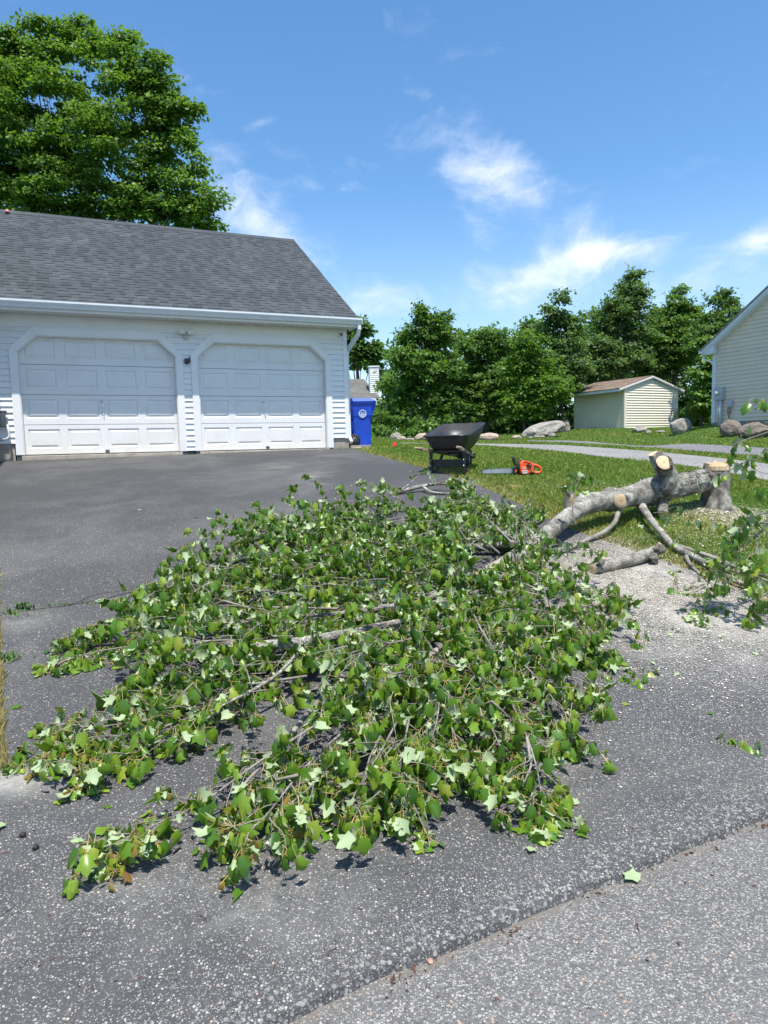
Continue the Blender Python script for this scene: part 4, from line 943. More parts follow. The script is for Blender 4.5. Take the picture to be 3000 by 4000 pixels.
# ------------------------------------------------------------------ boulders and stones
def rock(px, py, wpx, hpx, m, label, seed, cat="boulder", flat=0.5, dpt=.8, lean=0.0, name="boulder", sharp=.5):
    P = at(px, py); Z = P @ _F; w, h = wpx * Z / FPX, hpx * Z / FPX
    bm = bmesh.new(); bmesh.ops.create_icosphere(bm, subdivisions=4 if w > .5 else 3, radius=1.0)
    lr = random.Random(seed); planes = []
    for k in range(int(9 + 4 * sharp)):
        v = Vector((lr.gauss(0, 1), lr.gauss(0, 1), lr.gauss(.2, .8))).normalized(); planes.append((v, lr.uniform(.72, .95)))
    for v in bm.verts:
        q = v.co.copy()
        for nrm, d in planes:
            e = q.dot(nrm) - d
            if e > 0: q -= nrm * e * sharp
        q += q.normalized() * (.10 * mn.noise(q * 1.6 + Vector((seed, 0, 0))) + .045 * mn.noise(q * 4.5 + Vector((seed, 3, 0))) + .02 * mn.noise(q * 11))
        q.x += lean * q.z
        v.co = Vector((q.x * w * .52, q.y * w * .5 * dpt, q.z * h * .62 + h * .40))
    me = bpy.data.meshes.new(name); bm.to_mesh(me); bm.free(); me.materials.append(m); me.polygons.foreach_set('use_smooth', [sharp < .6] * len(me.polygons))
    o = link(name, me); o.location = (P[0], P[1] + w * .2, float(T(P[0], P[1] + w * .2)) - .02 * h); o.rotation_euler.z = lr.uniform(-.25, .25); tag(o, label, cat, None)
    return o
G = "rocks along the edge of the lawn"
for a in [
    (2128, 1707, 150, 62, M['rock'], "largest boulder, a slanting tan slab left of the cream shed", 3, "boulder", .5, .7, .55, "boulder", .8),
    (2205, 1690, 52, 52, M['rockpink'], "upright tan block leaning on the back of the largest slab boulder", 5, "boulder", .5, .8, .1, "boulder", .8),
    (2020, 1716, 42, 16, M['rockpink'], "pinkish stone just left of the largest slab boulder", 6, "stone", .5, .8, 0, "stone", .4),
    (2072, 1713, 20, 8, M['rockgrey'], "smallest pale pebble under the left tip of the slab boulder", 7, "stone", .5, .8, 0, "stone", .4),
    (2097, 1712, 26, 11, M['rockgrey'], "little grey stone under the middle of the slab boulder", 8, "stone", .5, .8, 0, "stone", .4),
    (2118, 1710, 24, 9, M['rock'], "flat little stone between two grey stones under the slab boulder", 12, "stone", .5, .8, 0, "stone", .4),
    (2155, 1708, 36, 18, M['rockgrey'], "round grey stone below the right end of the slab boulder", 9, "stone", .5, .8, 0, "stone", .4),
    (1912, 1721, 92, 30, M['rockpink'], "long low pale rock behind the right of the wheelbarrow", 10, "boulder", .5, .6, 0, "boulder", .6),
    (1650, 1722, 58, 30, M['rockpink'], "rounded tan rock right behind the left rim of the wheelbarrow", 11, "boulder", .5, .8, 0, "boulder", .5),
    (1682, 1724, 40, 20, M['rockdark'], "low dark rock between the tan rock and the wheelbarrow", 13, "boulder", .5, .8, 0, "boulder", .5),
    (1545, 1719, 46, 30, M['rock'], "tan rock at the left end of the rock group by the hedge", 14, "boulder", .5, .8, 0.3, "boulder", .6),
    (1570, 1708, 24, 30, M['rockdark'], "small dark rock perched behind the left rock group", 15, "boulder", .5, .8, 0, "boulder", .6),
    (1568, 1722, 40, 18, M['rockpink'], "low pinkish stone in the middle of the left rock group", 16, "stone", .5, .8, 0, "stone", .5),
    (1602, 1722, 36, 12, M['rockgrey'], "flat grey stone at the right end of the left rock group", 17, "stone", .5, .8, 0, "stone", .5),
    (2664, 1692, 84, 62, M['rockgrey'], "big round grey boulder at the right corner of the cream shed", 21, "boulder", .5, .8, .12, "boulder", .7),
    (2503, 1690, 58, 24, M['rockgrey'], "low grey rock with weeds in front of the cream shed", 23, "boulder", .5, .8, 0, "boulder", .6),
    (2535, 1695, 24, 14, M['rockgrey'], "small round stone touching the low rock before the shed", 24, "stone", .5, .8, 0, "stone", .5),
    (2582, 1690, 38, 9, M['rock'], "flat stone sunk in the grass between shed weeds and round boulder", 25, "stone", .5, .8, 0, "stone", .5),
    (2866, 1703, 84, 64, M['rockdark'], "dark brown boulder below the electric meter of the neighbour house", 27, "boulder", .5, .8, -.1, "boulder", .8),
    (2960, 1712, 120, 60, M['rockdark'], "widest dark boulder, cut by the right edge below the neighbour house", 28, "boulder", .5, .7, .1, "boulder", .8)]:
    rock(*a)

# ------------------------------------------------------------------ wheelbarrow
def build_barrow():
    P = at(1766, 1847); g = thing("wheelbarrow", tuple(P), "black wheelbarrow with wooden handles parked on the lawn edge", "wheelbarrow", rad(-24))
    def rr(cx, cy, hx, hyb, hyf, r, zf, n=7):
        """rounded rectangle; rear is -y"""
        pts = []
        for (sx, sy, a0) in ((1, -1, -math.pi / 2), (1, 1, 0), (-1, 1, math.pi / 2), (-1, -1, math.pi)):
            hy = hyf if sy > 0 else hyb; rx = r * (1.5 if sy > 0 else .8)
            for k in range(n):
                a = a0 + math.pi / 2 * k / (n - 1); x = cx + sx * (hx - rx) + rx * math.cos(a); y = cy + sy * (hy - rx) + rx * math.sin(a); pts.append((x, y, zf(y)))
        return pts
    rim = lambda y: .50 + .17 * ss(-.35, .75, y) * 1.15 + .03
    m = MB(); spec = [(0, .20, .18, .30, .12, lambda y: .325), (0, .23, .21, .34, .12, lambda y: .335), (.02, .272, .28, .48, .15, lambda y: .39 + .03 * float(ss(-.2, .5, y))), (.05, .31, .36, .64, .17, lambda y: (.36 + float(rim(y))) / 2 + .03), (.05, .335, .40, .72, .18, lambda y: float(rim(y)))]
    loops = [rr(0, c, hx, b, f, r, z) for c, hx, b, f, r, z in spec]
    def off(L, d, dz): 
        return [(x - d * (1 if x > 0 else -1) * min(1, abs(x) / .08), y - d * (1 if y > .1 else -1) * min(1, abs(y - .1) / .12), z + dz) for x, y, z in L]
    inner = [off(L, .008, .008) for L in loops[1:]]
    seq = loops + inner[::-1]
    for A, B in zip(seq[:-1], seq[1:]):
        n = len(A)
        for i in range(n): m.quad([A[i], A[(i + 1) % n], B[(i + 1) % n], B[i]], smooth=True)
    m.quad(loops[0]); m.quad(inner[0]); tray = m.build("tray", M['tray'], g)
    m = MB(); m.tube([(x, y, z) for x, y, z in off(loops[-1], -.006, -.004)], .014, 8, closed=True); m.build("rim", M['blackplastic'], tray)
    m = MB()
    for x, y in ((-.10, .42), (.10, .42), (-.10, .2), (.10, .2)): m.lathe([(0, .012), (.01, .01), (.012, 0)], 8, (x, y, .318 if y < .4 else .335))
    m.build("bolt", M['steel'], tray)
    for sx in (-1, 1):
        m = MB(); m.hexa([(sx * .30, -.50, .335), (sx * .262, -.50, .335), (sx * .262, -.50, .38), (sx * .30, -.50, .38), (sx * .13, .72, .205), (sx * .095, .72, .205), (sx * .095, .72, .25), (sx * .13, .72, .25)])
        m.tube([(sx * .281, -.49, .358), (sx * .295, -.60, .366), (sx * .305, -.70, .373)], [.021, .020, .017], 10); m.build("handle", M['handle_wood'], g, bevel=.004)
        m = MB(); m.box(sx * .245 - .022, sx * .245 + .022, -.22, -.19, 0, .32); m.build("leg", M['black'], g, bevel=.004)
        m = MB(); m.tube([(sx * .245, -.20, .015), (sx * .235, .0, .02), (sx * .20, .16, .26)], 1, rect=(.018, .012)); m.build("leg_brace", M['black'], g)
        m = MB(); m.box(sx * .112 - .028, sx * .112 + .028, .70, .745, .19, .265); m.build("axle_bracket", M['black'], g, bevel=.004)
        m = MB()
        for z in (.11, .19): m.lathe([(0, -.234), (.009, -.232), (.011, -.222)], 10, (sx * .245, 0, z), axis=1)
        m.build("bolt", M['steel'], g)
    m = MB(); m.box(-.262, .262, -.19, -.178, .095, .20); m.build("cross_board", M['black'], g, bevel=.004)
    m = MB(); m.box(-.26, .26, -.23, -.16, .30, .324); m.box(-.20, .20, .28, .34, .27, .322); m.build("support_bar", M['black'], g)
    w = MB(); w.lathe([(.10, -.03), (.15, -.045), (.185, -.03), (.195, 0), (.185, .03), (.15, .045), (.10, .03)], 24, (0, .72, .195), axis=0); wh = w.build("wheel", M['rubber'], g)
    m = MB(); m.lathe([(.02, -.04), (.11, -.025), (.11, .025), (.02, .04)], 16, (0, .72, .195), axis=0); m.build("hub", M['grey'], wh)
build_barrow()

# ------------------------------------------------------------------ chainsaw, seen from its starter side, bar to the left
def build_saw():
    P = at(2020, 1857); g = thing("chainsaw", (P[0], P[1], P[2] + .012), "orange and black chainsaw lying upright on the lawn, bar pointing left", "chainsaw", rad(4))
    K = .000334; ox, oz = 330, 1085
    def q(x, z): return ((x - ox) * K, (oz - z) * K)
    def ex(name, poly, y0, y1, m, parent=g, bev=.006): mb = MB(); mb.prism([q(*p) for p in poly], y0, y1, axis=1); return mb.build(name, m, parent, bevel=bev)
    body = ex("housing", [(375, 610), (470, 570), (535, 555), (590, 490), (690, 500), (860, 560), (980, 610), (988, 760), (990, 1040), (700, 1075), (500, 1070), (400, 1030), (385, 880), (400, 740)], -.07, .07, M['orange'], bev=.012)
    ex("top_cover", [(585, 497), (690, 505), (855, 565), (965, 612), (960, 650), (840, 620), (600, 560), (560, 570)], -.076, .076, M['orange'], body, .008)
    ex("starter_cover", [(400, 745), (640, 740), (690, 800), (830, 850), (830, 1030), (520, 1065), (430, 1020), (395, 900)], -.085, -.066, M['orange'], body, .01)
    ex("rear_housing", [(850, 590), (985, 640), (990, 1010), (850, 1030)], -.078, .078, M['orange'], body, .008)
    m = MB()
    for x in range(4): 
        a = q(505 + x * 45, 760); b = q(505 + x * 45 + 12, 860); m.box(a[0], b[0], -.0875, -.084, b[1], a[1])
    a = q(490, 815); b = q(690, 825); m.box(a[0], b[0], -.0878, -.084, b[1], a[1]); m.build("vent_grille", M['label'], body)
    ex("label_plate", [(490, 915), (690, 910), (690, 1030), (510, 1040)], -.0885, -.084, M['label'], body, 0)
    ex("label_strip", [(520, 940), (670, 935), (670, 985), (525, 990)], -.0895, -.088, M['labelgrey'], body, 0)
    ex("choke_knob", [(665, 655), (740, 670), (740, 635), (790, 650), (790, 690), (880, 720), (830, 760), (800, 790), (740, 770), (660, 720)], -.10, -.07, M['blackplastic'], body, .004)
    mb = MB(); c = q(910, 1010); mb.lathe([(0, -.105), (.02, -.103), (.024, -.09), (.024, -.07)], 14, (c[0], 0, c[1]), axis=1); mb.build("fuel_cap", M['blackplastic'], body)
    ex("front_body", [(150, 850), (230, 780), (400, 740), (420, 1080), (300, 1100), (170, 1060)], -.06, .06, M['blackplastic'], g, .008)
    ex("sprocket_cover", [(180, 930), (290, 830), (300, 870), (220, 1010), (190, 1000)], -.066, -.058, M['orange'], g, .003)
    mb = MB(); pts = [q(*p) for p in ((960, 690), (1100, 710), (1260, 765), (1345, 850), (1365, 950), (1320, 1020), (1200, 1030), (970, 1020))]
    mb.tube([(x, 0, z) for x, z in pts], [.021, .020, .019, .017, .016, .016, .016, .018], 10); mb.build("rear_handle", M['orange'], g)
    ex("trigger", [(1010, 800), (1090, 810), (1075, 885), (1040, 850)], -.008, .008, M['blackplastic'], g, .003)
    ex("throttle_lock", [(1060, 660), (1260, 715), (1250, 735), (1050, 690)], -.008, .008, M['blackplastic'], g, .003)
    mb = MB(); a, b2, c2, d2, e2 = q(340, 1040), q(320, 800), q(335, 480), q(375, 425), q(520, 545)
    mb.tube([(a[0], -.095, a[1]), (b2[0], -.10, b2[1]), (c2[0], -.09, c2[1]), (d2[0], -.05, d2[1]), (d2[0] + .01, .04, d2[1] - .003), (e2[0], .075, e2[1]), (e2[0] + .01, .09, e2[1] - .09)], .013, 9); mb.build("front_handle", M['blackplastic'], g)
    ex("hand_guard", [(265, 740), (200, 650), (165, 500), (135, 400), (150, 340), (185, 345), (200, 460), (230, 600), (290, 720)], -.075, .06, M['blackplastic'], g, .006)
    mb = MB(); pr = []; L0, L1 = -.50, -.03; n = 10
    for k in range(n + 1):
        a = math.pi / 2 + math.pi * k / n; pr.append((L0 + .028 + .030 * math.cos(a), .055 + .030 * math.sin(a)))
    pr += [(L1, .018), (L1, .092)]
    mb.prism(pr, -.0025, .0025, axis=1); bar = mb.build("guide_bar", M['bar'], g)
    mb = MB(); path = [(x, 0, z) for x, z in pr]; mb.tube(path, 1, rect=(.005, .0035), closed=True)
    mb.build("chain", M['darkgrey'], bar)
build_saw()

# ------------------------------------------------------------------ flag, wood wedges, droppings, pebble
P = at(1545, 1750); t = thing("marker_flag", tuple(P), "little red marker flag stuck in the lawn between bin and wheelbarrow", "flag", .3)
m = MB(); m.tube([(0, 0, -.03), (.01, 0, .13)], .002, 5); m.build("wire", M['flagwire'], t)
m = MB(); m.hexa([(-.09, .0, .03), (.012, -.004, .055), (.012, -.006, .055), (-.09, -.002, .03), (-.02, .02, .145), (.03, .0, .10), (.03, -.002, .10), (-.02, .018, .145)]); m.build("cloth", M['red'], t)
def wedge(px, py, lab, sx, sy, sz, rz, h=0.0, tip=0.2, name="wood_wedge", cat="wood chunk"):
    P = at(px, py, h); m = MB(); m.hexa([(-sx, -sy, 0), (sx, -sy * .8, 0), (sx, sy * .8, 0), (-sx, sy, 0), (-sx * .95, -sy, sz), (sx, -sy * .8, sz * tip), (sx, sy * .8, sz * tip), (-sx, sy, sz)])
    me = m.mesh(name, M['cutwood'], bevel=.002); a = me.attributes.new('ring', 'FLOAT', 'POINT'); a.data.foreach_set('value', [.4 + .3 * v.co.y / sy for v in me.vertices])
    o = link(name, me); o.location = tuple(P); o.rotation_euler = (0, 0, rz); tag(o, lab, cat); return o
wedge(2015, 1906, "pale split wood wedge lying in the grass below the chainsaw", .085, .03, .045, -.1)
wedge(2782, 1972, "long pale wood slat lying before the tree stump", .11, .022, .03, .25, tip=.7)
o = wedge(2768, 1928, "stubby pale wood wedge propped against the foot of the stump", .05, .04, .04, .3, .0, tip=.5); o.rotation_euler = (.2, .9, .3); o.location.z += .05
for i, (px, py, lab) in enumerate(((92, 3283, "dark shrivelled seed on the driveway nearer the left pale leaf"), (140, 3332, "second dark seed on the driveway, nearer the street edge"))):
    P = at(px, py); m = MB(); m.lathe([(0, -.014), (.009, -.009), (.012, 0), (.009, .009), (0, .014)], 8, axis=0)
    for k, v in enumerate(m.v): m.v[k] = tuple(Vector(v) * (1 + .35 * mn.noise(Vector(v) * 120 + Vector((i, 0, 0)))))
    o = m.build("seed", M['seed'], smooth=True); o.location = (P[0], P[1], P[2] + .022); o.rotation_euler = (0, .2, .5 + i * 1.3); tag(o, lab, "seed")
P = at(1668, 3722); m = MB(); m.lathe([(0, -.006), (.010, -.005), (.012, 0), (.008, .004), (0, .006)], 7, axis=2)
for k, v in enumerate(m.v): m.v[k] = tuple(Vector(v) * (1 + .5 * mn.noise(Vector(v) * 110)))
o = m.build("pebble", M['pebble']); o.location = (P[0] - EN[0] * .02, P[1] - EN[1] * .02, -1.597); tag(o, "pinkish pebble in the seam between driveway and street", "pebble")
# ------------------------------------------------------------------ leaves
# outline of one three-lobed maple leaf, half by half: (sideways, along)
_L = [(0, 0), (0, .35), (0, .65), (0, 1.0), (.30, .03), (.28, .25), (.50, .53), (.25, .58), (.175, .78), (-.30, .03), (-.28, .25), (-.50, .53), (-.25, .58), (-.175, .78)]
_LF = [(0, 4, 5), (0, 5, 1), (5, 6, 7), (1, 5, 7), (1, 7, 2), (2, 7, 8), (2, 8, 3)]
_LF += [(a if a < 4 else a + 5, c if c < 4 else c + 5, b if b < 4 else b + 5) for a, b, c in _LF]
_LX = np.array([p[0] for p in _L]); _LY = np.array([p[1] for p in _L]); _LF = np.array(_LF)
def leaf_local(curl, fold, wav, narrow):
    """local leaf points for arrays of parameters -> (n,14,3); +z is the upper side"""
    c = curl[:, None]; c = np.where(np.abs(c) < .05, .05, c)
    x = _LX[None] * narrow[:, None]; y = np.sin(_LY[None] * c) / c; z = -(1 - np.cos(_LY[None] * c)) / c
    z = z - np.abs(x) * np.tan(fold)[:, None] + wav[:, None] * .10 * np.sin(7 * _LX[None] + 5 * _LY[None]); x = x * np.cos(fold)[:, None]
    sd = rng.normal(0, .13, len(curl))[:, None]; x = x * (1 + sd * np.sign(x)); z = z + rng.normal(0, .35, len(curl))[:, None] * x * y - .35 * np.abs(rng.normal(0, 1, len(curl)))[:, None] * x * x
    return np.stack([x, y, z], -1)
def frames(d, nrm):
    d = d / np.linalg.norm(d, axis=1, keepdims=True); nrm = nrm - d * (nrm * d).sum(1, keepdims=True)
    nrm = nrm / np.maximum(np.linalg.norm(nrm, axis=1, keepdims=True), 1e-6); s = np.cross(d, nrm)
    return np.stack([s, d, nrm], -1)   # columns: side, along, up
class Leaves:
    def __init__(s): s.base = []; s.d = []; s.n = []; s.sc = []; s.tint = []; s.root = []
    def add(s, root, base, d, n, sc, tint): s.root.append(root); s.base.append(base); s.d.append(d); s.n.append(n); s.sc.append(sc); s.tint.append(tint)
    def arrays(s): return [np.array(a, float) for a in (s.root, s.base, s.d, s.n, s.sc, s.tint)]
LV = [leaf_local(*[np.array([v]) for v in p])[0] for p in [(rng.uniform(.5, 1.6), rng.uniform(.12, .70), rng.uniform(-.7, .7), rng.uniform(.9, 1.12)) for _ in range(10)]]
_leaf_meshes = {}
def leaf_mesh(k, q):
    if (k, q) not in _leaf_meshes:
        V = LV[k]; pet = np.array([[-.014, 0, 0], [.014, 0, 0], [.010, -.55, .02], [-.010, -.55, .02]]); F = [tuple(f) for f in _LF] + [(14, 15, 16, 17)]
        me = bpy.data.meshes.new("leaf"); me.from_pydata([tuple(v) for v in V] + [tuple(p) for p in pet], [], F)
        me.materials.append(M['leaf']); me.materials.append(M['petiole']); me.polygons.foreach_set('material_index', [0] * 14 + [1])
        me.polygons.foreach_set('use_smooth', [True] * 15)
        a = me.attributes.new('tint', 'FLOAT', 'POINT'); a.data.foreach_set('value', [(q + .5) / 12] * 18); _leaf_meshes[(k, q)] = me
    return _leaf_meshes[(k, q)]
def emit_leaves(lv, parent, org, nobj):
    """the leaves that show largest become parts of their own, the others one part"""
    root, base, d, n, scl, tint = lv.arrays(); N = len(base); Z = base @ _F
    pr = prj(base); vis = (pr[:, 0] > 0) & (pr[:, 0] < 3000) & (pr[:, 1] < 4000)
    facing = np.abs((np.cross(np.cross(d, n), d) * base / np.linalg.norm(base, axis=1, keepdims=True)).sum(1))
    size = scl / Z * (.5 + facing) * vis; big = np.zeros(N, bool); big[np.argsort(-size)[:nobj]] = True
    Rm = frames(d, n)
    for i in np.where(big)[0]:
        q = int(np.clip(tint[i] * 12, 0, 11)); o = bpy.data.objects.new("leaf", leaf_mesh(int(rng.integers(0, 10)), q)); C.objects.link(o); o.parent = parent
        m4 = Matrix([[*(Rm[i][r] * scl[i]), base[i][r] - org[r]] for r in range(3)] + [[0, 0, 0, 1]]); o.matrix_local = m4
    k = ~big; K = int(k.sum())
    if K == 0: return
    loc = leaf_local(rng.uniform(.2, 2.3, K), np.where(rng.random(K) < .45, rng.uniform(.1, .5, K), rng.uniform(.55, 1.35, K)), rng.uniform(-.8, .8, K), rng.uniform(.85, 1.15, K))
    V = np.einsum('nij,nkj->nki', Rm[k], loc) * scl[k][:, None, None] + base[k][:, None, :]
    F = (_LF[None] + (np.arange(K) * 14)[:, None, None]).reshape(-1, 3)
    V = V.reshape(-1, 3)
    gz = T(V[:, 0], V[:, 1]) + .021; V[:, 2] = np.maximum(V[:, 2], gz + .006 * rng.random(len(V)))
    side = Rm[k][:, :, 0] * .0014; r0 = root[k]; b0 = base[k]; P = np.stack([b0 - side, b0 + side, r0 + side, r0 - side], 1).reshape(-1, 3)
    nv = len(V); F2 = np.arange(K * 4).reshape(K, 4) + nv; F2t = np.concatenate([F2[:, [0, 1, 2]], F2[:, [0, 2, 3]]])
    V = np.concatenate([V, P]); tt = np.r_[np.repeat(tint[k], 14), np.repeat(tint[k], 4)]
    me = np_mesh("leaves", V - np.array(org), np.concatenate([F, F2t]), [M['leaf'], M['petiole']], {'tint': tt}, np.r_[np.zeros(len(F)), np.ones(len(F2t))], smooth=True)
    tag(link("leaves", me, parent), kind='stuff')

def grow_twig(lv, tw, p0, d, length, r0, nl, size, young=0.0, drop=1.0):
    """one leafy twig: a bent stem and pairs of limp leaves hanging from it"""
    p0 = np.array(p0, float); d = np.array(d, float); d /= np.linalg.norm(d); pts = [p0]; seg = 5
    for k in range(seg):
        d = d + rng.normal(0, .16, 3) + np.array([0, 0, -.10 * drop]); d /= np.linalg.norm(d); q = pts[-1] + d * length / seg
        g = float(T(q[0], q[1])) + .03
        if q[2] < g: q[2] = g; d[2] = abs(d[2]) * .3
        pts.append(q)
    tw.tube([tuple(p) for p in pts], [r0 * (1 - .7 * k / seg) for k in range(seg + 1)], 5)
    for j in range(nl):
        f = 1.0 if j < nl * .45 else rng.uniform(.25, 1.0); i = min(int(f * seg), seg - 1); u = f * seg - i; root = pts[i] * (1 - u) + pts[i + 1] * u
        ax = pts[i + 1] - pts[i]; ax /= np.linalg.norm(ax); th = rng.uniform(0, 2 * np.pi); sd = np.array([math.cos(th), math.sin(th), 0])
        out = sd * rng.uniform(.5, 1.0) + ax * rng.uniform(-.1, 1.0) + np.array([0, 0, rng.uniform(-.1, .75)]); out /= np.linalg.norm(out)
        s = size * (rng.uniform(.42, .8) if rng.random() < .3 else rng.uniform(.75, 1.28)); base = root + out * s * rng.uniform(.45, .8) + np.array([0, 0, -.15 * s])
        dr = out * np.array([1, 1, .3]) * rng.uniform(.3, 1.0) + np.array([0, 0, -rng.uniform(.5, 1.6) * drop]); dr /= np.linalg.norm(dr)
        flat = sd * .0 + out * np.array([1, 1, 0]); n = np.array([0, 0, 1.0]) * rng.uniform(.4, 1.1) + flat * .8 + rng.normal(0, .30, 3)
        if rng.random() < .09: n = -n + rng.normal(0, .2, 3)
        g = float(T(base[0], base[1])) + .022
        if base[2] < g + .012: base[2] = g + rng.uniform(.012, .03)
        if base[2] + dr[2] * s < g: dr[2] = -(base[2] - g) / s * .9; n = n + np.array([0, 0, .8])
        t = np.clip(rng.normal(.42, .24), 0, .84)
        if rng.random() < young: t = rng.uniform(.84, 1.0); s *= .7
        lv.add(root, base, dr, n, s, t)

def bend(P, n): return smooth_line(np.array(P, float), n)
def ring_face(mb_list, parent, org, c, d, r, name="cut_face", n=22, wob=.06, seed=0):
    """a sawn end: slightly uneven disc with growth rings"""
    c = Vector(c); d = Vector(d).normalized(); a = d.orthogonal().normalized(); b = d.cross(a); V = [c + d * .003]; ring = [0.0]; F = []
    for (f, h) in ((.5, .003), (.9, .001), (1.0, -.004)):
        for k in range(n):
            t = 2 * math.pi * k / n; w = 1 + wob * mn.noise(Vector((math.cos(t) * 1.5, math.sin(t) * 1.5, seed))); V.append(c + (a * math.cos(t) + b * math.sin(t)) * r * f * w + d * h); ring.append(f)
    for k in range(n):
        F.append((0, 1 + k, 1 + (k + 1) % n))
        for l in range(2): F.append((1 + l * n + k, 1 + (l + 1) * n + k, 1 + (l + 1) * n + (k + 1) % n, 1 + l * n + (k + 1) % n))
    me = bpy.data.meshes.new(name); me.from_pydata([tuple(v - Vector(org)) for v in V], [], F); me.materials.append(M['cutwood'])
    at_ = me.attributes.new('ring', 'FLOAT', 'POINT'); at_.data.foreach_set('value', ring); me.polygons.foreach_set('use_smooth', [True] * len(F))
    return link(name, me, parent)
def limb(name, pts, rr, m, parent, org, n=14, jit=.10, seed=0.0, step=.045, knots=(), jf=9.0):
    """bark-covered limb; pts with radii, resampled finely; knots = (index fraction, extra radius)"""
    P = bend(pts, 40); Lr = np.linalg.norm(np.diff(P, axis=0), axis=1).sum(); k = max(4, int(Lr / step)); P = resample(P, k)
    R = np.interp(np.linspace(0, 1, k), np.linspace(0, 1, len(rr)), rr)
    for f, e, wd in knots: R = R * (1 + e * np.exp(-((np.linspace(0, 1, k) - f) / wd) ** 2))
    mb = MB(); mb.tube([tuple(p) for p in P], list(R), n, jit=jit, seed=seed, jf=jf); o = mb.build(name, m, parent, org=org, recalc=False); return o, P, R

# ------------------------------------------------------------------ the stump
def build_stump():
    P = at(2797, 1980); org = tuple(P); g = thing("tree_stump", org, "freshly cut tree stump with pale stepped top at the lawn edge", "stump")
    ht = .47; mb = MB(); n = 40; prof = []
    for k in range(15):
        f = k / 14; prof.append((.138 + .065 * (1 - f) ** 3.2, -.05 + f * (ht + .05)))
    base = len(mb.v)
    for (r, h) in prof:
        for j in range(n):
            t = 2 * math.pi * j / n; fl = max(0, 1 - h / ht); p = Vector((math.cos(t), math.sin(t), h * 3))
            rr = r * (1 + .10 * mn.noise(p * 1.3 + Vector((5, 0, 0))) + .10 * fl * math.sin(5 * t + 1) + .085 * mn.noise(Vector((math.cos(t) * 5, math.sin(t) * 5, h * 9))) + .06 * mn.noise(Vector((math.cos(t) * 14, math.sin(t) * 14, h * 22))))
            mb.v.append((rr * math.cos(t), rr * math.sin(t), h))
    for i in range(14):
        for j in range(n): mb.f.append((i * n + j, i * n + (j + 1) % n, (i + 1) * n + (j + 1) % n, (i + 1) * n + j)); mb.m.append(0); mb.sm.append(True)
    mb.build("bark", M['roughbark'], g, recalc=False)
    # sawn top in two levels with a ragged hinge between them
    def half(name, s0, s1, h, ragged):
        V = []; R = []; F = []; m = 24
        pts = []
        for k in range(m + 1):
            t = s0 + (s1 - s0) * k / m; pts.append((.140 * math.cos(t), .140 * math.sin(t)))
        low = [(x, y, ht - .045) for x, y in pts]; up = [(x, y, h + (.010 * mn.noise(Vector((x * 40, y * 40, 3))) if ragged else 0)) for x, y in pts]
        V = low + up; k = len(pts); F = [tuple(range(k, 2 * k))] + [(i, i + 1, k + i + 1, k + i) for i in range(k - 1)] + [(k - 1, 0, k, 2 * k - 1)]
        me = bpy.data.meshes.new(name); me.from_pydata(V, [], F); me.materials.append(M['cutwood']); a = me.attributes.new('ring', 'FLOAT', 'POINT'); a.data.foreach_set('value', [math.hypot(v[0], v[1] * .7) / .16 for v in V]); link(name, me, g)
    half("cut_face", rad(-150), rad(20), ht - .004, False); half("cut_face", rad(20), rad(210), ht + .035, True)
    mb = MB(); lr = random.Random(4)
    for k in range(16):
        x = -.115 + .23 * k / 15; h = ht + .03 + lr.uniform(.0, .035) * (1 if k > 2 else .3); mb.hexa([(x - .009, .02, ht - .02), (x + .009, .02, ht - .02), (x + .009, .05, ht - .02), (x - .009, .05, ht - .02), (x - .008, .025, h), (x + .008, .025, h - .004), (x + .007, .045, h), (x - .008, .045, h)])
    me = mb.mesh("hinge_splinters", M['cutwood']); a = me.attributes.new('ring', 'FLOAT', 'POINT'); a.data.foreach_set('value', [.5] * len(me.vertices)); link("hinge_splinters", me, g)
build_stump()

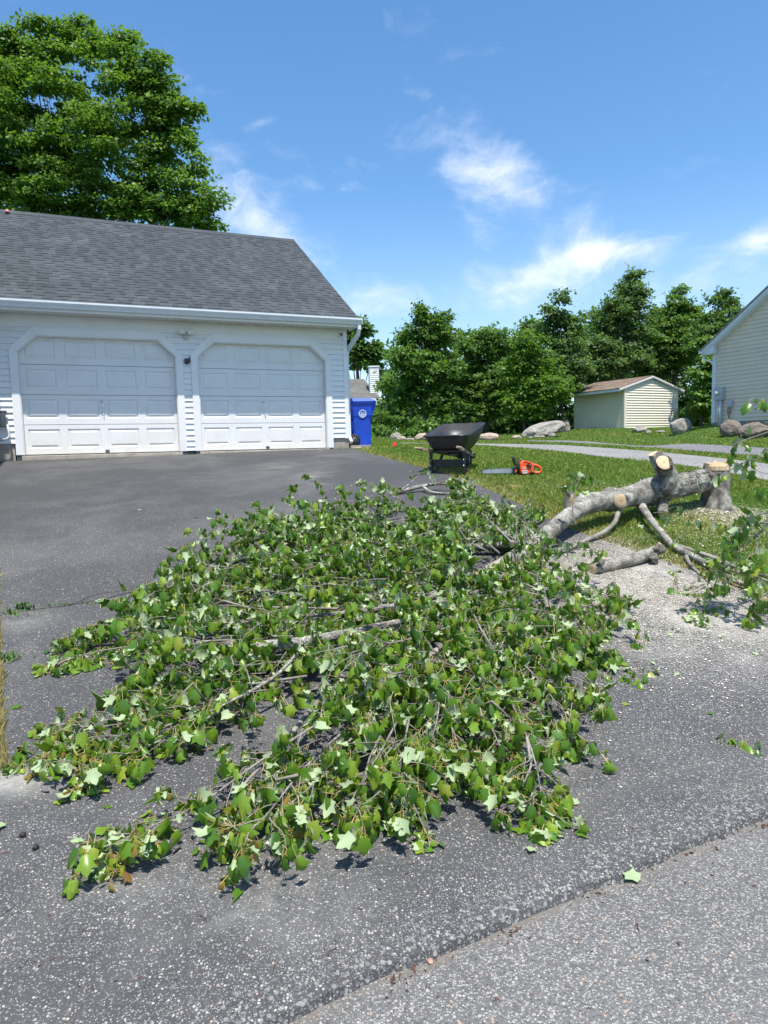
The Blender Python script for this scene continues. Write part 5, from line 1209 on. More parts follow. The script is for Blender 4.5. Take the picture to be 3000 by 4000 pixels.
# ------------------------------------------------------------------ the felled tree: trunk on the lawn, crown over the driveway
TWP = MB   # alias for readability
def pts_from(spec): return [deep(px, py, Z) for px, py, Z in spec]
def build_fallen():
    org = tuple(at(2500, 2060)); g = thing("fallen_tree", org, "felled maple, its lichened grey trunk on the lawn and leafy crown spread over the driveway", "fallen tree")
    trunk, TPts, TR = limb("trunk", pts_from([(2772, 1874, 7.72), (2690, 1888, 7.55), (2600, 1908, 7.42), (2530, 1924, 7.3), (2440, 1942, 7.15), (2350, 1958, 7.0), (2285, 1967, 6.88), (2226, 1962, 6.8)]), [.124, .128, .134, .148, .128, .112, .106, .102, .098], M['bark'], g, org, 28, .11, 2.0, .03, knots=((.47, .16, .05), (.73, .22, .03)), jf=7)
    # plated bark sleeve towards the butt
    lr = random.Random(12); mb = MB()
    for k in range(210):
        i = int(lr.uniform(0, .50) * len(TPts)); p = Vector(TPts[i]); ax = Vector(TPts[min(i + 1, len(TPts) - 1)] - TPts[i]).normalized(); a = ax.orthogonal().normalized(); a = Matrix.Rotation(lr.uniform(0, 6.28), 3, ax) @ a; r = TR[i] * 1.0
        t = ax.cross(a); l, w = lr.uniform(.02, .055), lr.uniform(.008, .02); c = p + a * r; q = [c + ax * sx * l + t * sy * w * lr.uniform(.7, 1.1) + a * (.003 + .005 * (sx > 0)) for sx, sy in ((-1, -1), (1, -1), (1, 1), (-1, 1))]
        mb.hexa([tuple(x - a * .02) for x in q] + [tuple(x) for x in q])
    b = mb.build("bark_plates", M['roughbark'], trunk, org=org); tag(b, kind='stuff')
    ring_face(None, g, org, TPts[-1], TPts[-1] - TPts[-2], .094, seed=1)
    ring_face(None, g, org, TPts[0], TPts[0] - TPts[1], .118, seed=2)
    # upright forked stub
    _, P, R = limb("stub", pts_from([(2585, 1912, 7.3), (2607, 1875, 7.24), (2606, 1845, 7.22), (2596, 1822, 7.16), (2594, 1808, 7.08)]), [.15, .115, .098, .088, .080], M['roughbark'], g, org, 22, .14, 5, .025)
    ring_face(None, g, org, deep(2594, 1806, 7.06), (.05, -.85, .42), .080, seed=3)
    _, P, R = limb("stub", pts_from([(2602, 1850, 7.24), (2588, 1818, 7.26), (2568, 1792, 7.28), (2555, 1772, 7.28)]), [.105, .095, .082, .066], M['roughbark'], g, org, 18, .14, 6, .025)
    ring_face(None, g, org, deep(2554.5, 1770.5, 7.28), (-.35, -.15, .9), .066, seed=4)
    # sawn branch facing the viewer, and little stubs
    _, P, R = limb("stub", pts_from([(2455, 1938, 7.10), (2440, 1950, 7.0), (2429, 1957, 6.90)]), [.10, .084, .076], M['bark'], g, org, 20, .06, 7, .02)
    ring_face(None, g, org, deep(2428, 1957, 6.89), (-.25, -.95, -.02), .074, seed=5)
    for spec, rr in (([(2405, 1945, 7.0), (2402, 1920, 6.98), (2402, 1907, 6.98)], [.035, .025, .022]), ([(2235, 1940, 6.82), (2220, 1920, 6.82), (2203, 1903, 6.82)], [.035, .030, .026]), ([(2585, 1960, 7.3), (2588, 1985, 7.25), (2590, 2010, 7.2)], [.07, .06, .055]), ([(2425, 1975, 7.02), (2418, 1992, 6.99), (2414, 2002, 6.98)], [.04, .03, .03])):
        _, P, R = limb("stub", pts_from(spec), rr, M['bark'], g, org, 12, .08, 9, .02); ring_face(None, g, org, P[-1], P[-1] - P[-2], rr[-1] * .95, seed=6)
    # limbs that carry the crown
    LB_ = [([(2330, 1962, 6.95), (2265, 1985, 6.78), (2200, 2030, 6.55), (2140, 2085, 6.3), (2080, 2135, 6.1), (1985, 2195, 5.85), (1870, 2260, 5.55), (1760, 2310, 5.35), (1600, 2340, 5.2), (1300, 2390, 5.0)], [.10, .082, .076, .072, .068, .060, .050, .040, .030, .016], 16),
           ([(2090, 2130, 6.1), (2000, 2110, 6.2), (1950, 2080, 6.25), (1930, 2055, 6.28)], [.07, .062, .06, .058], 14),
           ([(2120, 2105, 6.2), (1950, 2130, 6.15), (1720, 2140, 6.2), (1500, 2150, 6.2)], [.045, .035, .025, .012], 10),
           ([(1985, 2195, 5.85), (1900, 2350, 5.15), (1780, 2480, 4.6), (1650, 2600, 4.15), (1450, 2700, 3.85), (1300, 2790, 3.6)], [.05, .04, .032, .028, .02, .01], 10),
           ([(1870, 2260, 5.55), (2000, 2450, 4.75), (2150, 2500, 4.6), (2220, 2520, 4.55)], [.035, .03, .026, .02], 10),
           ([(2506, 1978, 7.18), (2540, 2028, 6.88), (2575, 2070, 6.62), (2604, 2106, 6.46), (2641, 2152, 6.28), (2692, 2174, 6.18), (2750, 2210, 6.0), (2800, 2254, 5.82), (2866, 2305, 5.64), (2912, 2324, 5.57)], [.050, .040, .035, .033, .034, .032, .030, .028, .025, .019], 14),
           ([(2640, 2130, 6.35), (2700, 2150, 6.3), (2790, 2190, 6.15), (2900, 2250, 5.9), (3000, 2300, 5.7)], [.022, .02, .018, .014, .008], 8),
           ([(2680, 2180, 6.15), (2690, 2215, 6.0), (2730, 2260, 5.8), (2800, 2330, 5.5)], [.02, .016, .012, .006], 8),
           ([(2780, 2238, 5.92), (2900, 2262, 5.85), (3040, 2270, 5.8)], [.02, .015, .008], 8),
           ([(2415, 2000, 6.95), (2405, 2040, 6.8), (2360, 2080, 6.62), (2300, 2105, 6.5), (2240, 2135, 6.3), (2120, 2190, 6.05)], [.026, .024, .021, .017, .014, .008], 8),
           ([(1900, 2350, 5.15), (1700, 2450, 4.8), (1500, 2560, 4.4), (1200, 2640, 4.1), (950, 2660, 4.05), (700, 2790, 3.65)], [.034, .028, .024, .018, .014, .006], 9),
           ([(1650, 2600, 4.15), (1550, 2800, 3.6), (1350, 2960, 3.25), (1150, 3090, 2.98)], [.026, .022, .018, .010], 8),
           ([(2000, 2450, 4.75), (2080, 2650, 4.1), (2130, 2850, 3.55), (2150, 3000, 3.25)], [.026, .020, .014, .008], 8)]
    skel = []
    for k, (spec, rr, n) in enumerate(LB_):
        P3 = pts_from(spec)
        for i, q in enumerate(P3):
            gz = float(T(q[0], q[1])) + rr[i] + .015
            if q[2] < gz: q[2] = gz
        _, P, R = limb("branch", P3, rr, M['bark'] if rr[0] > .03 else M['twig'], g, org, n, .07, 20 + k, .05); skel.append((P, R))
    ring_face(None, g, org, skel[1][0][-1], skel[1][0][-1] - skel[1][0][-2], .056, seed=8)
    ring_face(None, g, org, skel[5][0][-1], skel[5][0][-1] - skel[5][0][-2], .018, seed=9)
    # boughs: (start, way points, tip) in photo places with heights over the ground
    lv = Leaves(); tw = MB()
    B = [  # left side, from far to near
        [(1700, 2160, .35), (1500, 2130, .30), (1250, 2060, .30), (1058, 1995, .38)],
        [(1650, 2200, .35), (1400, 2130, .30), (1180, 2080, .25), (1095, 2060, .22)],
        [(1700, 2250, .38), (1400, 2210, .32), (1150, 2190, .24), (930, 2215, .20)],
        [(1600, 2300, .36), (1300, 2290, .30), (1000, 2230, .34), (770, 2200, .36), (690, 2215, .30)],
        [(1550, 2350, .34), (1200, 2330, .28), (900, 2290, .25), (640, 2260, .27)],
        [(1400, 2380, .32), (1000, 2370, .26), (700, 2360, .22), (470, 2350, .16)],
        [(1400, 2430, .30), (1000, 2430, .22), (600, 2440, .17), (330, 2465, .22), (240, 2500, .18)],
        [(1300, 2480, .28), (900, 2500, .20), (500, 2520, .15), (260, 2570, .10), (190, 2620, .07)],
        [(1350, 2560, .30), (950, 2600, .22), (650, 2640, .16), (480, 2680, .12)],
        [(1200, 2640, .26), (800, 2700, .20), (560, 2740, .16), (470, 2770, .12)],
        [(1000, 2660, .22), (700, 2790, .16), (350, 2850, .12), (240, 2815, .16), (195, 2850, .12)],
        [(950, 2720, .20), (600, 2860, .14), (300, 2890, .12), (210, 2925, .12), (165, 2950, .10)],
        [(900, 2760, .18), (620, 2900, .13), (420, 2970, .12), (300, 3040, .08)],
        # near side
        [(1300, 2790, .28), (1000, 2980, .20), (780, 3150, .15), (600, 3220, .12), (460, 3290, .12), (390, 3320, .12)],
        [(1350, 2850, .27), (1180, 3000, .24), (1050, 3180, .24), (960, 3260, .18), (890, 3330, .12)],
        [(1400, 2850, .28), (1280, 3000, .24), (1180, 3110, .20), (1060, 3180, .16)],
        [(1550, 2820, .32), (1480, 2950, .28), (1400, 3070, .22), (1340, 3200, .12)],
        [(1600, 2800, .32), (1570, 2950, .26), (1600, 3080, .20), (1600, 3180, .12)],
        [(1500, 2850, .30), (1420, 3000, .22), (1430, 3120, .16), (1440, 3190, .08)],
        [(1750, 2700, .34), (1760, 2850, .28), (1830, 2980, .22), (1850, 3030, .14)],
        [(1850, 2650, .34), (1900, 2800, .28), (1960, 2930, .22), (2000, 2990, .12)],
        [(1950, 2650, .34), (2050, 2850, .28), (2100, 3000, .22), (2120, 3150, .12), (2130, 3190, .08)],
        [(2000, 2550, .36), (2150, 2700, .30), (2220, 2850, .22), (2240, 2930, .12)],
        [(2000, 2450, .40), (2180, 2560, .32), (2260, 2680, .24), (2310, 2740, .14)],
        [(2000, 2350, .42), (2200, 2420, .36), (2320, 2470, .24), (2340, 2540, .14)],
        [(2050, 2230, .40), (2200, 2290, .32), (2330, 2320, .22), (2420, 2330, .12)],
        [(2050, 2280, .40), (2230, 2360, .28), (2350, 2420, .16), (2400, 2440, .08)],
        # far side
        [(2050, 2130, .38), (1900, 2040, .30), (1750, 2000, .24), (1600, 2010, .18)],
        [(2000, 2120, .40), (1880, 2000, .35), (1800, 1940, .32), (1780, 1900, .30)],
        [(2100, 2080, .38), (2000, 2010, .34), (1920, 1970, .30), (1830, 1960, .2)],
        [(1900, 2150, .38), (1700, 2060, .32), (1550, 2060, .24), (1420, 2080, .2)],
        [(1950, 2160, .45), (1850, 2080, .42), (1700, 1990, .30), (1620, 1990, .2)],
        [(2080, 2110, .40), (2060, 2060, .38), (2040, 2000, .36), (2100, 1990, .3)],
        # middle, upright sprays
        [(1500, 2400, .35), (1480, 2300, .45), (1440, 2200, .55), (1420, 2120, .62)],
        [(1800, 2300, .35), (1790, 2230, .45), (1780, 2130, .58), (1770, 2060, .66)],
        [(1900, 2300, .40), (1700, 2350, .45), (1500, 2380, .40), (1300, 2350, .38)],
        [(1750, 2450, .38), (1600, 2500, .42), (1400, 2540, .38), (1250, 2580, .30)],
        [(1850, 2400, .40), (1900, 2500, .42), (1900, 2620, .38), (1850, 2740, .30)],
        [(1650, 2550, .36), (1560, 2640, .38), (1480, 2740, .34), (1380, 2860, .28)],
        [(2050, 2330, .45), (2000, 2430, .45), (1950, 2540, .42), (1920, 2640, .36)],
        [(1700, 2620, .36), (1720, 2740, .34), (1700, 2850, .30), (1660, 2960, .24)],
        [(2250, 2050, .36), (2230, 2000, .45), (2250, 1900, .68), (2280, 1830, .80)]]
    for bi, b in enumerate(B):
        P = np.array([at(px, py, h * ((.78 if bi > 8 else .58) if bi < len(B) - 1 and h < .5 else 1)) for px, py, h in b]); P[-1] = P[-2] * .30 + P[-1] * .70; P = bend(P, 30); Lt = np.linalg.norm(np.diff(P, axis=0), axis=1).sum(); r0 = .004 + .003 * Lt
        _, PP, RR = limb("branch", P, [r0, r0 * .7, r0 * .3], M['twig'], g, org, 6, .05, 60 + bi, .07)
        near = P[-1][1] < 3.6; last = bi == len(B) - 1
        nt = int(Lt / (.26 if last else .056)); 
        for k in range(nt):
            f = (k + .6) / nt; f = .18 + .82 * f; i = min(int(f * 29), 28); p = P[i]; ax = P[i + 1] - P[i]; ax /= np.linalg.norm(ax)
            side = np.cross(ax, [0, 0, 1.0]); side /= np.linalg.norm(side) + 1e-6; s = 1 if k % 2 else -1
            d = ax * rng.uniform(.5, 1.1) + side * s * rng.uniform(.3, 1.0) + np.array([0, 0, rng.uniform(.05, .65) if bi > 8 else rng.uniform(-.1, .25)])
            grow_twig(lv, tw, p, d, rng.uniform(.12, .30) * (1.1 - .4 * f) * (.6 if last else 1), .003, int(rng.integers(8, 15)) if not last else 3, .067, young=.10 if near and f > .65 and P[-1][0] < -.4 else .002)
        for k in range(4): grow_twig(lv, tw, P[-2 - k], P[-1] - P[-3] + rng.normal(0, .035, 3),   .12, .003, 15, .064, young=.55 if near and P[-1][0] < -.3 else .02)
    # short shoots that close the middle of the pile
    poly = np.array([at(*p)[:2] for p in ((1150, 2090), (1500, 2010), (1800, 2020), (2060, 2080), (2230, 2250), (2230, 2500), (2150, 2800), (1950, 2900), (1600, 3000), (1350, 3020), (1150, 2900), (850, 2780), (650, 2620), (620, 2420), (800, 2280))])
    lo, hi = poly.min(0), poly.max(0); cnt = 0; cen = poly.mean(0)
    while cnt < 860:
        x, y = rng.uniform(lo[0], hi[0]), rng.uniform(lo[1], hi[1])
        if not inpoly(np.array([x]), np.array([y]), poly)[0]: continue
        hole = mn.noise(Vector((x * 1.6, y * 1.6, 7.0)))
        if hole < -.12: continue
        cnt += 1; h = rng.uniform(.06, .36) * (1.0 if rng.random() < .8 else 1.25); out = np.array([x - 2.6, y - 7.0, 0]); out /= np.linalg.norm(out)
        d = out * .9 + np.append(rng.normal(0, .6, 2), rng.uniform(.0, .5))
        grow_twig(lv, tw, (x, y, float(T(x, y)) + h), d, rng.uniform(.15, .40), .0032, int(rng.integers(8, 15)), .070, young=.004)
    # bare grey twigs showing through
    for k in range(26):
        i = int(rng.integers(0, len(B) - 1)); b = B[i]; P = bend(np.array([at(px, py, h * .9) for px, py, h in b]), 12); j = int(rng.integers(1, 9)); a = P[j]; c = P[j + 2] + rng.normal(0, .07, 3); c[2] = max(c[2], float(T(c[0], c[1])) + .03)
        mid = (a + c) / 2 + rng.normal(0, .05, 3) + np.array([0, 0, .03]); r = rng.uniform(.0035, .008); tw.tube([tuple(a), tuple(mid), tuple(c)], [r, r * .8, r * .4], 5)
    # sprays on the long right limb
    for (px, py, h, n) in ((2600, 2010, .30, 4), (2560, 2030, .25, 3), (2640, 2040, .22, 3), (2720, 2080, .22, 3), (2740, 2130, .18, 3), (2520, 2080, .10, 4), (2480, 2090, .1, 3), (2650, 2230, .12, 5), (2700, 2260, .10, 5), (2740, 2300, .08, 5), (2800, 2330, .1, 6), (2850, 2370, .1, 6), (2780, 2380, .06, 5), (2720, 2330, .06, 4), (2870, 2230, .2, 6), (2930, 2260, .2, 7), (2900, 2180, .22, 6), (2960, 2330, .12, 7), (2980, 2390, .1, 7), (2700, 2120, .2, 3), (2900, 2410, .06, 5), (2850, 2180, .18, 5), (2970, 2210, .25, 6)):
        p = at(px, py, h)
        for k in range(max(1, n // 2)): grow_twig(lv, tw, p + rng.normal(0, .04, 3), np.append(rng.normal(0, 1, 2), rng.uniform(-.2, .4)), rng.uniform(.10, .22), .0035, int(rng.integers(3, 6)), .07)
    b = tw.build("twigs", M['twig'], g, org=org, recalc=False); tag(b, kind='stuff')
    emit_leaves(lv, g, org, 300)
    print("fallen leaves", len(lv.base))
build_fallen()

# ------------------------------------------------------------------ cut pieces lying apart
def cut_limb(name, label, cat, spec, rr, m, ends=(1, 1), stubs=(), leafy=(), n=14, jit=.07, seed=40, nobj=0):
    P3 = [at(px, py, h) for px, py, h in spec]; org = tuple(P3[0]); g = thing(name, org, label, cat)
    _, P, R = limb("wood", P3, rr, m, g, org, n, jit, seed, .03)
    if ends[0]: ring_face(None, g, org, P[0], P[0] - P[1], R[0] * .96, seed=seed)
    if ends[1]: ring_face(None, g, org, P[-1], P[-1] - P[-2], R[-1] * .96, seed=seed + 1)
    for (sp, sr, en) in stubs:
        _, Q, R2 = limb("side_branch", [at(px, py, h) for px, py, h in sp], sr, m, g, org, 10, .06, seed + 5, .03)
        if en: ring_face(None, g, org, Q[-1], Q[-1] - Q[-2], R2[-1] * .95, seed=seed + 7)
    if leafy:
        lv = Leaves(); tw = MB()
        for (px, py, h, d, ln, nl) in leafy: grow_twig(lv, tw, at(px, py, h), d, ln, .004, nl, .068)
        tag(tw.build("twigs", M['twig'], g, org=org, recalc=False), kind='stuff'); emit_leaves(lv, g, org, nobj)
    return g
cut_limb("cut_log", "short sawn log with knots lying on the sawdust at the driveway edge", "log", [(2312, 2222, .056), (2400, 2203, .060), (2480, 2183, .068), (2540, 2162, .085), (2583, 2142, .10)], [.052, .053, .054, .052, .046], M['bark'], stubs=(([(2560, 2150, .12), (2572, 2130, .17), (2578, 2122, .19)], [.03, .022, .02], True), ([(2550, 2170, .1), (2560, 2190, .05), (2562, 2200, .02)], [.04, .03, .022], True), ([(2345, 2200, .12), (2360, 2180, .17)], [.035, .02], True)))
cut_limb("cut_branch", "slim grey lichened branch lying on dark asphalt toward the wheelbarrow, leaves at one end", "branch", [(1518, 1932, .03), (1580, 1915, .06), (1650, 1898, .09), (1720, 1888, .10), (1790, 1900, .09)], [.030, .027, .022, .014, .007], M['bark'], (1, 0),
         stubs=(([(1650, 1898, .09), (1680, 1925, .04), (1760, 1930, .03)], [.018, .018, .016], True), ([(1560, 1918, .06), (1600, 1890, .14), (1640, 1850, .2)], [.008, .006, .003], False), ([(1690, 1892, .1), (1740, 1880, .15), (1790, 1870, .18)], [.010, .007, .004], False)),
         leafy=[(1600, 1890, .14, (.2, .1, .6), .18, 4), (1640, 1852, .20, (.2, .3, .2), .12, 5), (1700, 1900, .12, (.3, .3, .5), .2, 5), (1760, 1890, .12, (.5, .1, .4), .25, 6), (1790, 1900, .1, (1, .1, .2), .25, 8), (1800, 1870, .18, (.6, .2, .2), .2, 7), (1740, 1930, .06, (.5, -.4, .1), .2, 6), (1820, 1920, .1, (1, -.2, .1), .25, 8)], nobj=20, n=12)
cut_limb("cut_limb", "forked limb with two sawn ends resting on the left of the leafy pile", "limb", [(885, 2512, .20), (960, 2515, .20), (1040, 2520, .22), (1150, 2512, .24), (1260, 2495, .26), (1380, 2470, .28), (1560, 2430, .30)], [.026, .026, .030, .032, .030, .026, .020], M['bark'], (1, 0), stubs=(([(1040, 2522, .22), (990, 2548, .18), (910, 2562, .16)], [.026, .020, .017], True), ([(1180, 2512, .24), (1150, 2570, .26), (1060, 2660, .2), (820, 2780, .16)], [.012, .010, .009, .006], False)), n=14)
cut_limb("cut_limb", "thick grey limb piece showing in the upper middle of the leafy pile", "limb", [(1730, 2312, .31), (1640, 2345, .32), (1560, 2366, .31), (1450, 2382, .28), (1300, 2400, .24), (1100, 2410, .20)], [.032, .030, .026, .018, .012, .008], M['bark'], (1, 0), n=14, seed=52)
cut_limb("cut_limb", "grey limb piece slanting out of the pile towards the bottom left", "limb", [(1300, 2700, .17), (1230, 2750, .17), (1130, 2880, .15), (1030, 2980, .13), (930, 3090, .10)], [.015, .014, .011, .009, .006], M['twig'], (1, 0), n=10, seed=55)

# leafy branch reaching in over the right edge
def right_branch():
    P3 = pts_from([(3080, 1960, 5.0), (3010, 2040, 4.95), (2960, 2090, 4.95), (2900, 2140, 5.0), (2830, 2180, 5.1)]); org = (P3[0][0], P3[0][1], float(T(P3[0][0], P3[0][1])))
    g = thing("leafy_branch", org, "leafy branch leaning into the picture across the right edge, above the grass", "branch")
    lv = Leaves(); tw = MB()
    _, P, R = limb("branch", P3, [.012, .010, .008, .006, .004], M['twig'], g, org, 7, .04, 71, .06)
    specs = [([(3110, 1560, 4.6), (3040, 1580, 4.55), (2990, 1560, 4.5), (2950, 1600, 4.5)], 5), ([(3110, 1640, 4.6), (3050, 1640, 4.55), (2990, 1650, 4.5)], 4), ([(3120, 1720, 4.7), (2980, 1660, 4.7), (2930, 1660, 4.65), (2870, 1670, 4.6)], 3), ([(3110, 1640, 4.7), (3000, 1690, 4.7), (2900, 1720, 4.65), (2860, 1740, 4.6)], 5), ([(3110, 1760, 4.7), (3040, 1770, 4.65), (2960, 1790, 4.6), (2870, 1820, 4.6)], 6), ([(3120, 1820, 4.7), (3060, 1840, 4.7), (2990, 1850, 4.65)], 4), ([(3100, 1900, 4.9), (3000, 1920, 4.85), (2970, 1960, 4.8)], 5), ([(3010, 2040, 4.95), (2940, 2050, 4.9), (2860, 2070, 4.9)], 8), ([(2960, 2090, 4.95), (2900, 2080, 4.9), (2850, 2120, 4.9)], 6), ([(3060, 1990, 5), (2960, 2010, 4.9), (2900, 2030, 4.9)], 6), ([(2960, 2090, 4.95), (2960, 2150, 4.85), (2930, 2200, 4.8)], 6), ([(2900, 2140, 5.0), (2860, 2200, 5.0), (2820, 2220, 5.0)], 6), ([(3060, 2100, 4.8), (3000, 2180, 4.8), (2960, 2260, 4.8)], 8), ([(3080, 2250, 4.8), (3010, 2300, 4.8), (2960, 2350, 4.8)], 8)]
    for spec, n in specs:
        Q = bend(pts_from(spec), 12)
        for q in Q: q[2] = max(q[2], float(T(q[0], q[1])) + .05)
        limb("branch", Q, [.006, .004, .0025], M['twig'], g, org, 5, .03, 75, .06)
        for k in range(max(1, int(n * (.4 if n < 6 else .75)))):
            i = int(rng.integers(5, 12)); grow_twig(lv, tw, Q[i], Q[min(i + 1, 11)] - Q[i - 1] + rng.normal(0, .06, 3), rng.uniform(.05, .14), .0025, 3 if n < 6 else 4, .084)
    tag(tw.build("twigs", M['twig'], g, org=org, recalc=False), kind='stuff'); emit_leaves(lv, g, org, 120)
right_branch()

# loose leaves on the paving
LV += [leaf_local(np.array([c]), np.array([f]), np.array([w]), np.array([1.05]))[0] for c, f, w in ((.25, .10, .25), (.40, .16, -.3), (.15, .22, .4))]; FLAT = [10, 11, 12]
def loose_leaf(px, py, size, rz, under, tint, label, group=None, tilt=(0, 0), h=.014, onstreet=False):
    P = at(px, py)
    o = bpy.data.objects.new("fallen_leaf", leaf_mesh(FLAT[int(rng.integers(0, 3))], int(tint * 12))); C.objects.link(o)
    zz = -1.600 if onstreet else P[2] + .016
    Rz = Matrix.Rotation(rz, 4, 'Z'); Rx = Matrix.Rotation(math.pi if under else 0, 4, 'Y') @ Matrix.Rotation(.12 if not under else -.12, 4, 'X')
    me = o.data; lo = min((Rx @ v.co).z for v in me.vertices); o.matrix_world = Matrix.Translation((P[0], P[1], zz - lo * size * .8 + .002)) @ Rz @ Rx @ Matrix.Diagonal((size, size, size * .8, 1))
    tag(o, label, "leaf", group)
loose_leaf(20, 3240, .075, 2.4, True, .3, "biggest pale upturned maple leaf on the driveway at the lower left edge")
loose_leaf(215, 3150, .055, -1.5, False, .82, "bright green leaf with a long stalk on the driveway at lower left")
loose_leaf(640, 3120, .055, .9, True, .4, "pale pointed leaf on the driveway between the two lowest left boughs")
loose_leaf(435, 3168, .035, 1.9, False, .25, "small dark green leaf scrap beside the lowest left bough")
loose_leaf(2500, 3432, .085, 1.0, True, .4, "pale green leaf lying on the street beside the driveway lip", onstreet=True)
loose_leaf(1215, 3925, .05, .2, False, .3, "dark green curled leaf on the street at the bottom edge", onstreet=True)
loose_leaf(370, 2360, .07, -1.2, True, .4, "pale leaf by the crack across the left of the driveway")
loose_leaf(80, 2778, .06, 1.3, False, .3, "curled dark leaf on the asphalt near the left verge")
loose_leaf(1680, 3270, .045, 2.0, True, .4, "small pale leaf on asphalt below the middle of the leafy pile")
loose_leaf(2258, 3160, .05, .4, True, .4, "pale leaf just right of the lowest right bough")
loose_leaf(2460, 2765, .05, 1.2, False, .8, "yellowish leaf on the asphalt right of the pile")
loose_leaf(2625, 2495, .05, .4, True, .4, "pale leaf on the sawdust speckled asphalt by the weeds")
loose_leaf(2780, 2798, .035, 2.1, False, .3, "tiny dark leaf on open asphalt far right, above the leafy sprig")
G = "small leaves strewn on the asphalt"
SPOTS = ["small leaf lying loose below the left garage door's middle panels", 'small leaf lying loose second of two leaves left of the pile tip', 'small leaf lying loose first of two leaves side by side far up the driveway', 'small leaf lying loose just beyond the farthest left bough tip', 'small leaf lying loose beyond the far boughs, toward the right door', 'small leaf lying loose below the sawn tip of the slim cut branch', 'small leaf lying loose far up the driveway facing the post between the doors', 'small leaf lying loose beside the leaf facing the post between the doors', "small leaf lying loose left of the slim cut branch's sawn end", 'small leaf lying loose upper left on open asphalt, above the pile', 'small leaf lying loose farther left of the leaf on open asphalt above the pile', 'small leaf lying loose among crumbs right of the broken twig', "small leaf lying loose just right of the pile's right margin", 'small leaf lying loose right of the pile, below the touching twig', 'small leaf lying loose right of the pale leaf by the broken twig', 'small leaf lying loose below the weed patch at the far right', 'small leaf lying loose at the right frame edge below the weeds', 'small leaf lying loose on asphalt below the lowest right bough', 'small leaf lying loose below the two lowest left boughs, toward the street', 'small leaf lying loose beside the sandy patch at lower left']
for q, (px, py) in enumerate(((830, 2078), (965, 2002), (1000, 2003), (1310, 1968), (1270, 2010), (1405, 1925), (1020, 1840), (1070, 1836), (1372, 1905), (760, 2028), (545, 2000), (2560, 2605), (2350, 2600), (2290, 2790), (2640, 2650), (2820, 2500), (2960, 2570), (2080, 3330), (1290, 3300), (220, 3050))):
    loose_leaf(px, py, rng.uniform(.03, .055), rng.uniform(0, 6.2), rng.random() < .5, rng.uniform(.2, .8), SPOTS[q], G)
def sprig(px, py, label, n, seed, spread=.10):
    P = at(px, py); org = tuple(P); g = thing("leaf_sprig", org, label, "sprig"); lv = Leaves(); tw = MB()
    for k in range(n): grow_twig(lv, tw, P + np.array([rng.normal(0, spread), rng.normal(0, spread * .6), .035]), np.append(rng.normal(0, 1, 2), .05), rng.uniform(.08, .16), .0025, int(rng.integers(4, 7)), .058)
    tag(tw.build("stalk", M['twig'], g, org=org, recalc=False), kind='stuff'); emit_leaves(lv, g, org, 12)
sprig(2820, 2900, "lone leafy sprig on open asphalt at the far right, nearest the street", 2, 1, .05)
sprig(2500, 2640, "broken leafy twig on the asphalt right of the pile, below the sawdust", 4, 2, .12)
sprig(2420, 2610, "leafy twig touching the right margin of the leafy pile", 2, 3, .06)
sprig(2560, 2520, "flat leafy sprig among the weeds on sawdust speckled asphalt", 2, 4, .07)
sprig(2400, 2405, "leafy sprig lying below the short sawn log", 2, 5, .06)
sprig(2700, 2440, "green sprig in the crack weeds right of the sawdust", 3, 6, .10)
# ------------------------------------------------------------------ sawdust and chips
def chips(name, label, n, spots, smin, smax, avoid=None):
    P = []
    for px, py, rx, ry, k in spots:
        c = at(px, py)[:2]; m = int(n * k); P.append(np.c_[rng.normal(c[0], rx, m), rng.normal(c[1], ry, m)])
    P = np.concatenate(P); x, y = P.T; N = len(x); z = T(x, y) + np.where(inpoly(x, y, drive_poly), .019, .012) + rng.uniform(0, .004, N)
    s = rng.uniform(smin, smax, N) * np.where(rng.random(N) < .06, 2.2, 1); th = rng.uniform(0, 6.28, N); c, q = np.cos(th), np.sin(th); w = s * rng.uniform(.3, .8, N); tl = rng.normal(0, .35, N)
    V = np.stack([np.c_[x - c * s, y - q * s, z], np.c_[x - q * w, y + c * w, z + w * np.abs(tl)], np.c_[x + c * s, y + q * s, z + s * .2], np.c_[x + q * w, y - c * w, z]], 1).reshape(-1, 3)
    o = link(name, np_mesh(name, V, np.arange(4 * N).reshape(N, 4), M['sawdust'], {'tint': np.repeat(rng.random(N), 4)})); tag(o, label, None, None, 'stuff')
m, t, b = mat('sawdust'); c = t.ramp(attr(t, 'tint'), [(0, (.50, .44, .34)), (.5, (.64, .59, .49)), (1, (.76, .72, .62))]); t.put(b.inputs['Base Color'], c); b.inputs['Roughness'].default_value = .95; M['sawdust'] = m
chips("sawdust", None, 90000, [(2480, 2290, .42, .32, .34), (2350, 2150, .30, .22, .16), (2560, 2400, .7, .45, .22), (2250, 2200, .2, .18, .06), (2780, 2450, .7, .4, .10), (2400, 2560, .8, .4, .08), (2700, 2330, .3, .2, .06)], .0015, .0052)
chips("sawdust", None, 15000, [(2870, 2010, .42, .16, .42), (2960, 2050, .35, .16, .22), (2800, 1985, .20, .12, .14), (2380, 1900, .6, .25, .10), (2750, 2110, .5, .25, .12)], .003, .009)

